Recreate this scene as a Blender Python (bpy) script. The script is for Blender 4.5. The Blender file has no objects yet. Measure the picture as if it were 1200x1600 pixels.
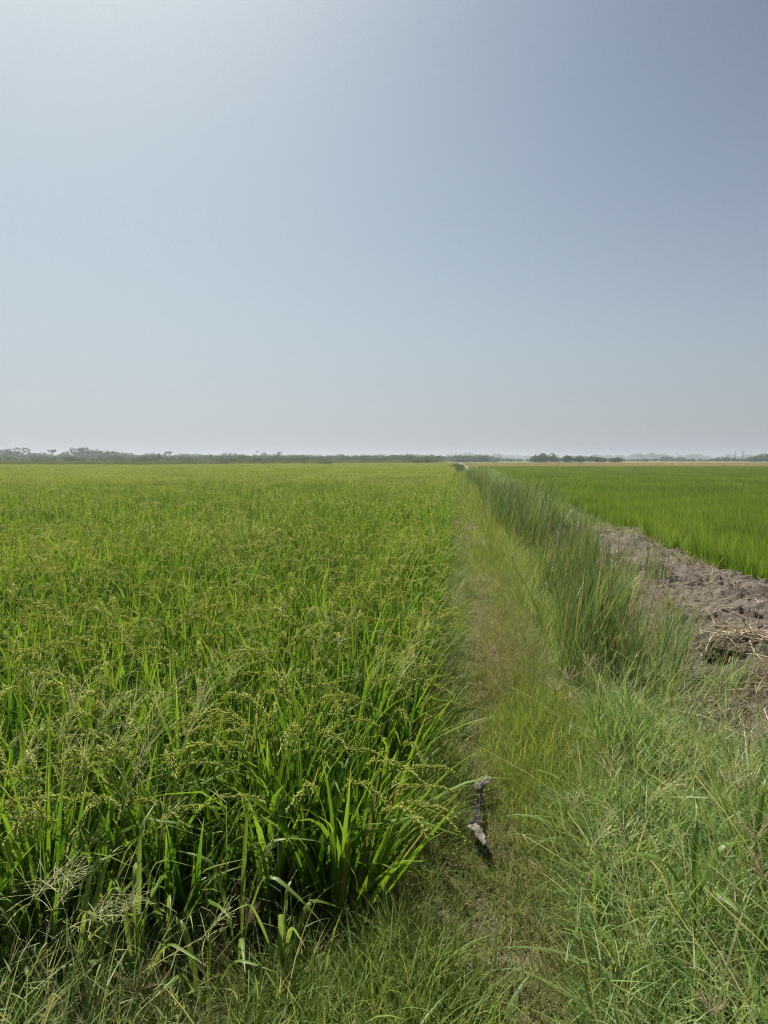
import bpy, math, random
import numpy as np
from mathutils import Vector, Matrix

R = math.radians
rng = np.random.default_rng(7)
random.seed(7)
scene = bpy.context.scene
C = scene.collection

# ------------------------------------------------------------------ camera
CAM_H = 1.55
FPX = 1067.0
PITCH = math.atan(83.0 / FPX)
cam_d = bpy.data.cameras.new('camera')
cam = bpy.data.objects.new('camera', cam_d); C.objects.link(cam)
cam.location = (0, 0, CAM_H)
cam.rotation_euler = (R(90) - PITCH, 0, 0)
cam_d.sensor_fit = 'VERTICAL'; cam_d.sensor_height = 36.0; cam_d.lens = 24.0
cam_d.clip_start = 0.05; cam_d.clip_end = 12000
scene.camera = cam

# ------------------------------------------------------------------ sky, sun, exposure
SUN_AZ = -27.0      # degrees from the view axis, negative = to the left
SUN_EL = 53.0
world = bpy.data.worlds.new('World'); scene.world = world; world.use_nodes = True
nt = world.node_tree; nt.nodes.clear()
sky = nt.nodes.new('ShaderNodeTexSky'); sky.sky_type = 'NISHITA'; sky.sun_disc = False
sky.sun_elevation = R(SUN_EL); sky.sun_rotation = R(SUN_AZ)
sky.air_density = 1.0; sky.dust_density = 2.1; sky.ozone_density = 1.0; sky.altitude = 0
hsv = nt.nodes.new('ShaderNodeHueSaturation'); hsv.inputs['Saturation'].default_value = 0.50
tint = nt.nodes.new('ShaderNodeMix'); tint.data_type = 'RGBA'; tint.blend_type = 'MULTIPLY'
tint.inputs['Factor'].default_value = 1.0; tint.inputs['B'].default_value = (0.925, 1.05, 1.075, 1)
# dusty air thickens towards the horizon all round
tc = nt.nodes.new('ShaderNodeTexCoord'); sz = nt.nodes.new('ShaderNodeSeparateXYZ'); nt.links.new(tc.outputs['Generated'], sz.inputs[0])
m1 = nt.nodes.new('ShaderNodeMath'); m1.operation = 'MULTIPLY'; m1.inputs[1].default_value = -4.5; nt.links.new(sz.outputs[2], m1.inputs[0])
m2 = nt.nodes.new('ShaderNodeMath'); m2.operation = 'EXPONENT'; nt.links.new(m1.outputs[0], m2.inputs[0])
m3 = nt.nodes.new('ShaderNodeMath'); m3.operation = 'MULTIPLY'; m3.inputs[1].default_value = 0.68; m3.use_clamp = True; nt.links.new(m2.outputs[0], m3.inputs[0])
dusty = nt.nodes.new('ShaderNodeMix'); dusty.data_type = 'RGBA'; dusty.inputs['B'].default_value = (6.6, 7.0, 7.9, 1)
bg = nt.nodes.new('ShaderNodeBackground'); bg.inputs['Strength'].default_value = 0.05
wo = nt.nodes.new('ShaderNodeOutputWorld')
lo = nt.nodes.new('ShaderNodeMix'); lo.data_type = 'RGBA'; lo.blend_type = 'MULTIPLY'; lo.inputs['Factor'].default_value = 1.0; lo.inputs['B'].default_value = (0.16, 0.16, 0.16, 1)
gm = nt.nodes.new('ShaderNodeGamma'); gm.inputs['Gamma'].default_value = 2.7
hi = nt.nodes.new('ShaderNodeMix'); hi.data_type = 'RGBA'; hi.blend_type = 'MULTIPLY'; hi.inputs['Factor'].default_value = 1.0; hi.inputs['B'].default_value = (11.5, 11.5, 11.5, 1)
nt.links.new(sky.outputs['Color'], lo.inputs['A']); nt.links.new(lo.outputs['Result'], gm.inputs['Color'])
SH = 1.0
va = nt.nodes.new('ShaderNodeVectorMath'); va.operation = 'MULTIPLY_ADD'; va.inputs[1].default_value = (SH, SH, SH); va.inputs[2].default_value = (1, 1, 1); nt.links.new(gm.outputs['Color'], va.inputs[0])
vd = nt.nodes.new('ShaderNodeVectorMath'); vd.operation = 'DIVIDE'; nt.links.new(gm.outputs['Color'], vd.inputs[0]); nt.links.new(va.outputs[0], vd.inputs[1])
nt.links.new(vd.outputs[0], hi.inputs['A'])
nt.links.new(hi.outputs['Result'], hsv.inputs['Color'])
nt.links.new(hsv.outputs['Color'], tint.inputs['A'])
nt.links.new(tint.outputs['Result'], dusty.inputs['A']); nt.links.new(m3.outputs[0], dusty.inputs['Factor'])
nt.links.new(dusty.outputs['Result'], bg.inputs['Color'])
nt.links.new(bg.outputs['Background'], wo.inputs['Surface'])

sun_d = bpy.data.lights.new('sun', 'SUN'); sun_d.energy = 5.0; sun_d.angle = R(0.6); sun_d.color = (1.0, 0.94, 0.84)
sun = bpy.data.objects.new('sun', sun_d); C.objects.link(sun)
sdir = Vector((math.sin(R(SUN_AZ)) * math.cos(R(SUN_EL)), math.cos(R(SUN_AZ)) * math.cos(R(SUN_EL)), math.sin(R(SUN_EL))))
sun.rotation_euler = sdir.to_track_quat('Z', 'Y').to_euler()
sun.location = (-20, 40, 60)

vs = scene.view_settings
vs.view_transform = 'Standard'; vs.look = 'None'; vs.gamma = 1.0; vs.use_curve_mapping = False
vs.exposure = 0.7
cy = scene.cycles
cy.max_bounces = 6; cy.diffuse_bounces = 3; cy.glossy_bounces = 2; cy.transmission_bounces = 4
cy.volume_bounces = 0; cy.transparent_max_bounces = 4
cy.use_adaptive_sampling = True; cy.adaptive_threshold = 0.012; cy.adaptive_min_samples = 24
cy.use_denoising = True; cy.denoising_prefilter = 'NONE'; cy.denoising_input_passes = 'RGB_ALBEDO_NORMAL'
cy.filter_width = 1.1
cy.sample_clamp_indirect = 6.0

# ------------------------------------------------------------------ the lie of the land
# u = metres to the side of the edge of the ripening field, v = metres ahead
K = 0.1075
V0 = 2.31
def X(u, v): return u + K * (v - V0)
def sstep(a, b, t):
    t = np.clip((np.asarray(t, float) - a) / (b - a), 0, 1); return t * t * (3 - 2 * t)
def hsh(ix, iy, s):
    n = (ix * 374761393 + iy * 668265263 + s * 974634777) & 0xffffffff
    n = ((n ^ (n >> 13)) * 1274126177) & 0xffffffff
    return ((n ^ (n >> 16)) & 0xffff) / 65535.0
def vnoise(x, y, s=0):
    x = np.asarray(x, float); y = np.asarray(y, float)
    ix = np.floor(x).astype(np.int64); iy = np.floor(y).astype(np.int64)
    fx = x - ix; fy = y - iy; fx = fx * fx * (3 - 2 * fx); fy = fy * fy * (3 - 2 * fy)
    a = hsh(ix, iy, s); b = hsh(ix + 1, iy, s); c = hsh(ix, iy + 1, s); d = hsh(ix + 1, iy + 1, s)
    return (a * (1 - fx) + b * fx) * (1 - fy) + (c * (1 - fx) + d * fx) * fy
def fbm(x, y, s=0, o=4):
    r = 0; a = 0.5; t = 0
    for i in range(o):
        r = r + a * vnoise(x, y, s + i); t += a; a *= 0.5; x = x * 2.03 + 17.1; y = y * 2.03 + 5.3
    return r / t
def path_c(v): return np.interp(v, [0, 3, 5.7, 10, 20, 80], [0.33, 0.33, 0.57, 0.50, 0.45, 0.4])
def gz_uv(u, v):
    u = np.asarray(u, float); v = np.asarray(v, float)
    z = -0.14 + 0.14 * sstep(-0.12, 0.12, u)
    front = sstep(2.15, 1.7, v)                      # the bund turns across in front of the field
    z = np.maximum(z, -0.14 + 0.12 * front)
    z = z - 0.13 * np.exp(-((u - 1.45) / 0.25) ** 2) * sstep(3.4, 4.6, v)   # wet hollow where the reeds grow
    z = z - 0.03 * np.exp(-((u - path_c(v)) / 0.25) ** 2)
    z = z + 0.05 * sstep(1.7, 2.2, u) * sstep(4.0, 3.5, u)
    z = z - 0.10 * sstep(3.6, 3.9, u)
    z = z + 0.08 * np.exp(-((u - 0.72) / 0.2) ** 2 - ((v - 5.6) / 1.3) ** 2) - 0.07 * np.exp(-((u - 1.02) / 0.12) ** 2 - ((v - 5.2) / 0.8) ** 2)
    near = sstep(140, 60, np.abs(v)) * sstep(60, 25, np.abs(u))
    z = z * near - 0.12 * (1 - near)
    z = z + 0.03 * (fbm(u * 2.2, v * 2.2, 3) - 0.5) * near
    return z
def mud_z(u, v):
    base = gz_uv(u, v)
    m = sstep(1.55, 2.2, u + 0.25 * (fbm(v * 0.9, u, 61) - 0.5)) * sstep(3.85, 3.35, u) * sstep(2.6, 4.2, v) * sstep(16, 12.5, v)
    lump = fbm(u * 1.7, v * 1.3, 40, 3) - 0.5
    wx = u + 0.2 * (fbm(u * 3, v * 3, 57, 3) - 0.5); wv = v + 0.2 * (fbm(u * 3 + 9, v * 3, 58, 3) - 0.5)
    slab = np.floor(fbm(wx * 2.6, wv * 3.4, 50, 3) * 7) / 7 - 0.5                       # broken plates with little steps
    crumb = sstep(0.55, 0.68, fbm(wx * 11, wv * 14, 64, 3)) * fbm(u * 3, v * 3, 66, 2)
    fine = fbm(wx * 30, wv * 30, 70, 3) - 0.5
    return base + m * (0.20 + 0.24 * lump + 0.14 * slab + 0.055 * crumb + 0.034 * fine) - 0.03 * (1 - m)
def gz(x, y): return gz_uv(np.asarray(x) - K * (np.asarray(y) - V0), y)
def top_z(x, y):
    u = np.asarray(x) - K * (np.asarray(y) - V0)
    return np.maximum(gz_uv(u, y), mud_z(u, y))
def P(px, py, z=0.0):
    """world point of the ray through a place in the picture, on the level z"""
    dx = (px - 600) / FPX; dy = (800 - py) / FPX
    Y = math.cos(PITCH) + dy * math.sin(PITCH); Z = -math.sin(PITCH) + dy * math.cos(PITCH)
    t = (CAM_H - z) / (-Z)
    return (dx * t, Y * t)
def PH(px, D): return (px - 600) / FPX * D / math.cos(PITCH)
def HZ(py, D): return CAM_H + (717 - py) / FPX * D

# ------------------------------------------------------------------ materials
def nmat(name):
    m = bpy.data.materials.new(name); m.use_nodes = True
    t = m.node_tree; t.nodes.clear()
    return m, t, t.nodes.new('ShaderNodeOutputMaterial')
def mixc(t, f, a, b, mode='MIX'):
    n = t.nodes.new('ShaderNodeMix'); n.data_type = 'RGBA'; n.blend_type = mode
    for k, v in (('Factor', f), ('A', a), ('B', b)):
        if isinstance(v, (int, float)): n.inputs[k].default_value = v
        elif isinstance(v, tuple): n.inputs[k].default_value = (v + (1,))[:4]
        else: t.links.new(v, n.inputs[k])
    return n.outputs['Result']
def mth(t, op, a, b=None, c=None, clamp=False):
    n = t.nodes.new('ShaderNodeMath'); n.operation = op; n.use_clamp = clamp
    for i, v in enumerate((a, b, c)):
        if v is None: continue
        if isinstance(v, (int, float)): n.inputs[i].default_value = v
        else: t.links.new(v, n.inputs[i])
    return n.outputs[0]
def noise(t, scale, detail=3, rough=0.55, vec=None, out='Fac'):
    n = t.nodes.new('ShaderNodeTexNoise'); n.inputs['Scale'].default_value = scale
    n.inputs['Detail'].default_value = detail; n.inputs['Roughness'].default_value = rough
    if vec is None:
        g = t.nodes.new('ShaderNodeNewGeometry'); vec = g.outputs['Position']
    t.links.new(vec, n.inputs['Vector'])
    return n.outputs[out]
def ramp(t, f, a, b):
    n = t.nodes.new('ShaderNodeMapRange'); n.inputs['From Min'].default_value = a; n.inputs['From Max'].default_value = b
    n.interpolation_type = 'SMOOTHSTEP'
    t.links.new(f, n.inputs['Value']); return n.outputs['Result']
def leaf_mat(name, c1, c2, dry=(0.33, 0.26, 0.13), trans=0.42, rough=0.42, spec=0.35, patch=0.35, patch_scale=0.35, tip=None, drypatch=0.0):
    m, t, o = nmat(name)
    at = t.nodes.new('ShaderNodeAttribute'); at.attribute_name = 'tint'
    sp = t.nodes.new('ShaderNodeSeparateXYZ'); t.links.new(at.outputs['Vector'], sp.inputs[0])
    oi = t.nodes.new('ShaderNodeObjectInfo')
    ns = noise(t, patch_scale, 3)
    f = mth(t, 'MULTIPLY_ADD', sp.outputs[0], 0.55, -0.05)
    f = mth(t, 'MULTIPLY_ADD', oi.outputs['Random'], 0.4, f)
    f = mth(t, 'ADD', f, mth(t, 'MULTIPLY', mth(t, 'SUBTRACT', ns, 0.5), patch * 4), clamp=True)
    col = mixc(t, f, c1, c2)
    if tip:
        col = mixc(t, mth(t, 'MULTIPLY', ramp(t, sp.outputs[1], 0.8, 1.0), 0.6), col, tip)
    d = sp.outputs[2]
    if drypatch:
        d = mth(t, 'ADD', d, mth(t, 'MULTIPLY', ramp(t, noise(t, 1.7, 4), 0.5, 0.72), drypatch), clamp=True)
    col = mixc(t, d, col, dry)
    pb = t.nodes.new('ShaderNodeBsdfPrincipled')
    t.links.new(col, pb.inputs['Base Color']); pb.inputs['Roughness'].default_value = rough
    pb.inputs['Specular IOR Level'].default_value = spec
    tr = t.nodes.new('ShaderNodeBsdfTranslucent')
    t.links.new(mixc(t, 1.0, col, (1.25, 1.2, 0.65), 'MULTIPLY'), tr.inputs['Color'])
    mx = t.nodes.new('ShaderNodeMixShader'); mx.inputs[0].default_value = trans
    t.links.new(pb.outputs[0], mx.inputs[1]); t.links.new(tr.outputs[0], mx.inputs[2])
    t.links.new(mx.outputs[0], o.inputs['Surface'])
    return m
def plain_mat(name, c1, c2, scale=8, rough=0.8, bump=0.0, bscale=60, c3=None):
    m, t, o = nmat(name)
    col = mixc(t, ramp(t, noise(t, scale, 5), 0.35, 0.65), c1, c2)
    if c3: col = mixc(t, ramp(t, noise(t, scale * 3.7, 4), 0.55, 0.7), col, c3)
    pb = t.nodes.new('ShaderNodeBsdfPrincipled'); pb.inputs['Roughness'].default_value = rough
    pb.inputs['Specular IOR Level'].default_value = 0.25
    t.links.new(col, pb.inputs['Base Color'])
    if bump:
        b = t.nodes.new('ShaderNodeBump'); b.inputs['Strength'].default_value = bump; b.inputs['Distance'].default_value = 0.02
        t.links.new(noise(t, bscale, 5), b.inputs['Height']); t.links.new(b.outputs[0], pb.inputs['Normal'])
    t.links.new(pb.outputs[0], o.inputs['Surface'])
    return m

M = {}
M['rice'] = leaf_mat('rice_leaf', (0.042, 0.128, 0.012), (0.205, 0.335, 0.034), tip=(0.33, 0.37, 0.09), patch=0.30, patch_scale=0.30, trans=0.46, spec=0.2, rough=0.5)
M['panicle'] = leaf_mat('rice_grain', (0.44, 0.52, 0.13), (0.66, 0.69, 0.25), trans=0.5, rough=0.55, patch=0.1, spec=0.2)
M['rice_far'] = leaf_mat('rice_leaf_distant', (0.085, 0.185, 0.022), (0.260, 0.355, 0.058), tip=(0.38, 0.39, 0.12), patch=0.60, patch_scale=0.07, trans=0.48, spec=0.2)
M['young'] = leaf_mat('young_rice_leaf', (0.070, 0.160, 0.018), (0.215, 0.325, 0.042), tip=(0.27, 0.32, 0.07), patch=0.38, patch_scale=0.3, trans=0.46, spec=0.45, rough=0.38)
M['reed'] = leaf_mat('reed_leaf', (0.070, 0.150, 0.038), (0.235, 0.32, 0.10), tip=(0.30, 0.30, 0.15), trans=0.38, patch=0.2, spec=0.5, rough=0.34)
M['verge'] = leaf_mat('verge_grass_blade', (0.09, 0.18, 0.038), (0.24, 0.34, 0.08), trans=0.42, patch=0.3, patch_scale=0.9, drypatch=0.12, spec=0.25, rough=0.48)
M['tangle'] = leaf_mat('tangled_grass_blade', (0.065, 0.180, 0.038), (0.27, 0.42, 0.12), dry=(0.44, 0.40, 0.24), trans=0.42, patch=0.28, patch_scale=1.6, drypatch=0.12, spec=0.25, rough=0.5)
M['lime'] = leaf_mat('lime_grass_blade', (0.125, 0.225, 0.030), (0.275, 0.375, 0.075), trans=0.45, patch=0.25, patch_scale=1.0, drypatch=0.10, spec=0.2)
M['turf'] = leaf_mat('trodden_grass_blade', (0.115, 0.175, 0.042), (0.24, 0.295, 0.085), dry=(0.33, 0.28, 0.155), trans=0.38, patch=0.3, patch_scale=1.5, drypatch=0.36, spec=0.15)
M['dry'] = leaf_mat('dead_grass_blade', (0.17, 0.135, 0.075), (0.36, 0.30, 0.18), trans=0.3, patch=0.2, patch_scale=1.5, spec=0.15)
M['broad'] = leaf_mat('broad_grass_blade', (0.13, 0.22, 0.035), (0.24, 0.33, 0.08), trans=0.45, rough=0.4, patch=0.05, tip=(0.32, 0.32, 0.12), spec=0.3)
M['straw'] = leaf_mat('straw_stalk', (0.44, 0.37, 0.26), (0.66, 0.58, 0.44), trans=0.1, rough=0.6, patch=0.1, spec=0.2)
M['seed'] = leaf_mat('seed_head_spikelets', (0.38, 0.32, 0.22), (0.54, 0.46, 0.33), trans=0.4, rough=0.7, patch=0.05, spec=0.1)
M['weed'] = leaf_mat('weed_panicle_branch', (0.34, 0.37, 0.17), (0.50, 0.50, 0.28), trans=0.3, rough=0.6, patch=0.05, spec=0.1)
M['scrub'] = leaf_mat('scrub_leaf', (0.10, 0.14, 0.05), (0.21, 0.25, 0.10), trans=0.35, patch=0.4, patch_scale=0.04, spec=0.1)
M['thicket'] = leaf_mat('thicket_leaf', (0.06, 0.095, 0.04), (0.13, 0.17, 0.07), trans=0.3, patch=0.4, patch_scale=0.04, rough=0.7, spec=0.1)
M['hedge'] = leaf_mat('shrub_leaf', (0.10, 0.14, 0.05), (0.21, 0.25, 0.10), trans=0.35, patch=0.3, patch_scale=0.4, rough=0.7, spec=0.05)
M['tree'] = leaf_mat('tree_leaf', (0.04, 0.075, 0.026), (0.095, 0.145, 0.05), trans=0.28, patch=0.25, patch_scale=0.08, rough=0.7, spec=0.1)
M['wheat'] = leaf_mat('dry_field_grass', (0.31, 0.29, 0.13), (0.46, 0.41, 0.21), trans=0.35, patch=0.3, patch_scale=0.03, spec=0.1)
M['bark'] = plain_mat('bark', (0.10, 0.075, 0.055), (0.16, 0.125, 0.09), 6)
M['pole'] = plain_mat('weathered_pole', (0.13, 0.12, 0.11), (0.2, 0.18, 0.16), 3)
M['metal'] = plain_mat('galvanised_metal', (0.2, 0.2, 0.2), (0.28, 0.28, 0.28), 5, 0.5)
M['clod'] = plain_mat('dry_clod_soil', (0.12, 0.095, 0.075), (0.20, 0.165, 0.135), 14, 0.95, 0.8, 90)
M['cloth_dark'] = plain_mat('dark_cloth', (0.020, 0.019, 0.022), (0.062, 0.056, 0.064), 30, 0.9, 0.5, 200)
M['cloth_pale'] = plain_mat('pale_cloth', (0.14, 0.125, 0.115), (0.26, 0.235, 0.21), 26, 0.9, 0.5, 200, (0.15, 0.13, 0.125))

def ground_material():
    m, t, o = nmat('soil')
    g = t.nodes.new('ShaderNodeNewGeometry'); s = t.nodes.new('ShaderNodeSeparateXYZ'); t.links.new(g.outputs['Position'], s.inputs[0])
    u = mth(t, 'SUBTRACT', s.outputs[0], mth(t, 'MULTIPLY', mth(t, 'SUBTRACT', s.outputs[1], V0), K))
    bund = mixc(t, ramp(t, noise(t, 5, 5), 0.35, 0.65), (0.075, 0.062, 0.036), (0.13, 0.105, 0.065))
    paddy = mixc(t, ramp(t, noise(t, 4, 4), 0.35, 0.65), (0.035, 0.03, 0.02), (0.07, 0.06, 0.035))
    left = ramp(t, u, 0.05, -0.15)
    n1 = t.nodes.new('ShaderNodeMapRange'); n1.inputs['From Min'].default_value = 3.45; n1.inputs['From Max'].default_value = 3.7
    t.links.new(u, n1.inputs['Value'])
    fields = mth(t, 'ADD', left, n1.outputs['Result'], clamp=True)
    near_front = ramp(t, s.outputs[1], 1.7, 2.2)
    col = mixc(t, mth(t, 'MULTIPLY', fields, near_front), bund, paddy)
    far = ramp(t, s.outputs[1], 60, 130)
    fcol = mixc(t, ramp(t, noise(t, 0.02, 4), 0.4, 0.6), (0.10, 0.125, 0.045), (0.17, 0.17, 0.075))
    col = mixc(t, far, col, fcol)
    pb = t.nodes.new('ShaderNodeBsdfPrincipled'); pb.inputs['Roughness'].default_value = 0.9
    pb.inputs['Specular IOR Level'].default_value = 0.2
    t.links.new(col, pb.inputs['Base Color'])
    b = t.nodes.new('ShaderNodeBump'); b.inputs['Strength'].default_value = 0.6; b.inputs['Distance'].default_value = 0.02
    t.links.new(noise(t, 40, 5), b.inputs['Height']); t.links.new(b.outputs[0], pb.inputs['Normal'])
    t.links.new(pb.outputs[0], o.inputs['Surface'])
    return m
M['ground'] = ground_material()
def mud_material():
    m, t, o = nmat('dried_mud')
    a = ramp(t, noise(t, 2.2, 5), 0.35, 0.65)
    col = mixc(t, a, (0.125, 0.105, 0.086), (0.210, 0.178, 0.146))
    col = mixc(t, ramp(t, noise(t, 24, 4, 0.65), 0.52, 0.68), col, (0.07, 0.054, 0.042))
    col = mixc(t, mth(t, 'MULTIPLY', ramp(t, noise(t, 60, 3, 0.6), 0.58, 0.66), 0.7), col, (0.34, 0.28, 0.21))
    col = mixc(t, mth(t, 'MULTIPLY', ramp(t, noise(t, 1.3, 3), 0.55, 0.68), 0.7), col, (0.115, 0.080, 0.058))
    pb = t.nodes.new('ShaderNodeBsdfPrincipled'); pb.inputs['Roughness'].default_value = 0.92
    pb.inputs['Specular IOR Level'].default_value = 0.2
    t.links.new(col, pb.inputs['Base Color'])
    b = t.nodes.new('ShaderNodeBump'); b.inputs['Strength'].default_value = 1.0; b.inputs['Distance'].default_value = 0.03
    t.links.new(noise(t, 55, 6, 0.7), b.inputs['Height']); t.links.new(b.outputs[0], pb.inputs['Normal'])
    t.links.new(pb.outputs[0], o.inputs['Surface'])
    return m
M['mud'] = mud_material()

# ------------------------------------------------------------------ mesh collector
class MB:
    def __init__(s): s.v = []; s.f4 = []; s.f3 = []; s.t = []; s.m4 = []; s.m3 = []; s.n = 0
    def add(s, v, f, tint=None, mat=0):
        v = np.asarray(v, float).reshape(-1, 3); f = np.asarray(f, int)
        if tint is None: tint = np.zeros((len(v), 3))
        tint = np.broadcast_to(np.asarray(tint, float), (len(v), 3))
        s.v.append(v); s.t.append(tint)
        if f.shape[1] == 4: s.f4.append(f + s.n); s.m4.append(np.full(len(f), mat))
        else: s.f3.append(f + s.n); s.m3.append(np.full(len(f), mat))
        s.n += len(v)
    def merge(s, o, mat=0, loc=(0, 0, 0), rot=0.0, scale=1.0):
        v = np.concatenate(o.v); c, n = math.cos(rot), math.sin(rot)
        v = v @ np.array([[c, n, 0], [-n, c, 0], [0, 0, 1]]) * scale + np.asarray(loc)
        s.v.append(v); s.t.append(np.concatenate(o.t))
        if o.f4: s.f4.append(np.concatenate(o.f4) + s.n); s.m4.append(np.full(sum(map(len, o.f4)), mat))
        if o.f3: s.f3.append(np.concatenate(o.f3) + s.n); s.m3.append(np.full(sum(map(len, o.f3)), mat))
        s.n += len(v)
    def mesh(s, name, mats, smooth=True):
        me = bpy.data.meshes.new(name)
        v = np.concatenate(s.v)
        f4 = np.concatenate(s.f4) if s.f4 else np.zeros((0, 4), int)
        f3 = np.concatenate(s.f3) if s.f3 else np.zeros((0, 3), int)
        me.vertices.add(len(v)); me.vertices.foreach_set('co', v.astype(np.float32).ravel())
        nl = f4.size + f3.size
        me.loops.add(nl); me.loops.foreach_set('vertex_index', np.concatenate([f4.ravel(), f3.ravel()]).astype(np.int32))
        npol = len(f4) + len(f3); me.polygons.add(npol)
        ls = np.concatenate([np.arange(len(f4)) * 4, f4.size + np.arange(len(f3)) * 3])
        me.polygons.foreach_set('loop_start', ls.astype(np.int32))
        mi = np.concatenate([np.concatenate(s.m4) if s.m4 else np.zeros(0), np.concatenate(s.m3) if s.m3 else np.zeros(0)])
        me.polygons.foreach_set('material_index', mi.astype(np.int32))
        me.polygons.foreach_set('use_smooth', np.full(npol, smooth))
        a = me.attributes.new('tint', 'FLOAT_VECTOR', 'POINT'); a.data.foreach_set('vector', np.concatenate(s.t).astype(np.float32).ravel())
        for m in (mats if isinstance(mats, (list, tuple)) else [mats]): me.materials.append(m)
        me.update(); me.validate()
        return me
    def build(s, name, mats, parent=None, smooth=True):
        return link(name, s.mesh(name, mats, smooth), parent)
def link(name, data, parent=None, loc=None):
    o = bpy.data.objects.new(name, data); C.objects.link(o)
    if parent: o.parent = parent
    if loc is not None: o.location = loc
    return o
def tag(o, label=None, cat=None, group=None, kind=None):
    if label: o['label'] = label
    if cat: o['category'] = cat
    if group: o['group'] = group
    if kind: o['kind'] = kind
    return o

def blades(mb, base, az, lean, curve, L, W, segs=5, fold=0.0, prof='leaf', twist=0.0, dry=0.0, power=1.3, kink=None, mat=0, rnd=None):
    """ribbons: each bends from its lean by its curve along its length"""
    base = np.asarray(base, float).reshape(-1, 3); n = len(base)
    B = lambda a: np.broadcast_to(np.asarray(a, float), (n,))
    az, lean, curve, L, W, twist, dry = map(B, (az, lean, curve, L, W, twist, dry))
    s = np.linspace(0, 1, segs + 1)
    th = lean[:, None] + curve[:, None] * s[None] ** power
    if kink is not None:
        kp, ka = kink; th = th + B(ka)[:, None] * sstep(-0.06, 0.06, s[None] - B(kp)[:, None])
    d = np.stack([np.sin(th) * np.cos(az)[:, None], np.sin(th) * np.sin(az)[:, None], np.cos(th)], -1)
    step = (d[:, 1:] + d[:, :-1]) * 0.5 * (L / segs)[:, None, None]
    p = np.concatenate([np.zeros((n, 1, 3)), np.cumsum(step, 1)], 1) + base[:, None]
    if prof == 'leaf': w = np.minimum(1, 0.45 + 1.6 * s) * np.clip(1 - ((s - 0.45) / 0.55).clip(0) ** 1.6, 0.04, 1)
    elif prof == 'grass': w = np.clip(1.02 - s ** 1.4, 0.05, 1)
    else: w = np.ones_like(s)
    side0 = np.stack([-np.sin(az), np.cos(az), np.zeros(n)], -1)[:, None] * np.ones((1, segs + 1, 1))
    nrm = np.cross(side0, d)
    tw = twist[:, None] * s[None]
    side = side0 * np.cos(tw)[..., None] + nrm * np.sin(tw)[..., None]
    up = np.cross(d, side)
    hw = (W[:, None] * w[None] * 0.5)[..., None]
    r = rng.random(n) if rnd is None else B(rnd)
    if fold:
        vv = np.stack([p - side * hw, p + up * hw * fold, p + side * hw], 2); k = 3
    else:
        vv = np.stack([p - side * hw, p + side * hw], 2); k = 2
    ti = np.zeros((n, segs + 1, k, 3)); ti[..., 0] = r[:, None, None]; ti[..., 1] = s[None, :, None]; ti[..., 2] = dry[:, None, None]
    fs = []
    for c in range(k - 1):
        for j in range(segs):
            a = j * k + c; fs.append((a, a + 1, a + k + 1, a + k))
    f = (np.array(fs)[None] + (np.arange(n) * (segs + 1) * k)[:, None, None]).reshape(-1, 4)
    mb.add(vv, f, ti.reshape(-1, 3), mat)
    return p
def tube(mb, pts, rad, sides=4, tint=(0.5, 0, 0), mat=0):
    pts = np.asarray(pts, float); n = len(pts); rad = np.broadcast_to(np.asarray(rad, float), (n,))
    d = np.gradient(pts, axis=0); d /= np.linalg.norm(d, axis=1)[:, None] + 1e-9
    ref = np.array([0.31, 0.17, 0.93]) if abs(d[0, 2]) < 0.9 else np.array([1.0, 0.1, 0])
    a = np.cross(d, ref); a /= np.linalg.norm(a, axis=1)[:, None] + 1e-9; b = np.cross(d, a)
    ang = np.arange(sides) / sides * 2 * math.pi
    v = pts[:, None] + rad[:, None, None] * (a[:, None] * np.cos(ang)[None, :, None] + b[:, None] * np.sin(ang)[None, :, None])
    f = [(i * sides + j, i * sides + (j + 1) % sides, (i + 1) * sides + (j + 1) % sides, (i + 1) * sides + j) for i in range(n - 1) for j in range(sides)]
    mb.add(v, f, tint, mat)
def grains(mb, p, d, ln, wd, tint, mat=0):
    """pointed spindles at p along d"""
    p = np.asarray(p, float); d = np.asarray(d, float); n = len(p)
    d = d / (np.linalg.norm(d, axis=1)[:, None] + 1e-9)
    a = np.cross(d, np.array([0.3, 0.5, 0.81])); a /= np.linalg.norm(a, axis=1)[:, None] + 1e-9; b = np.cross(d, a)
    ln = np.broadcast_to(ln, (n,))[:, None]; wd = np.broadcast_to(wd, (n,))[:, None]
    mid = p + d * ln * 0.45
    v = np.stack([p, mid + a * wd, mid - a * wd * 0.5 + b * wd * 0.87, mid - a * wd * 0.5 - b * wd * 0.87, p + d * ln], 1)
    f = np.array([(0, 2, 1), (0, 3, 2), (0, 1, 3), (4, 1, 2), (4, 2, 3), (4, 3, 1)])
    ff = (f[None] + (np.arange(n) * 5)[:, None, None]).reshape(-1, 3)
    tt = np.zeros((n, 5, 3)); tt[..., 0] = rng.random(n)[:, None] * tint[1] + tint[0]
    mb.add(v, ff, tt.reshape(-1, 3), mat)

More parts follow.
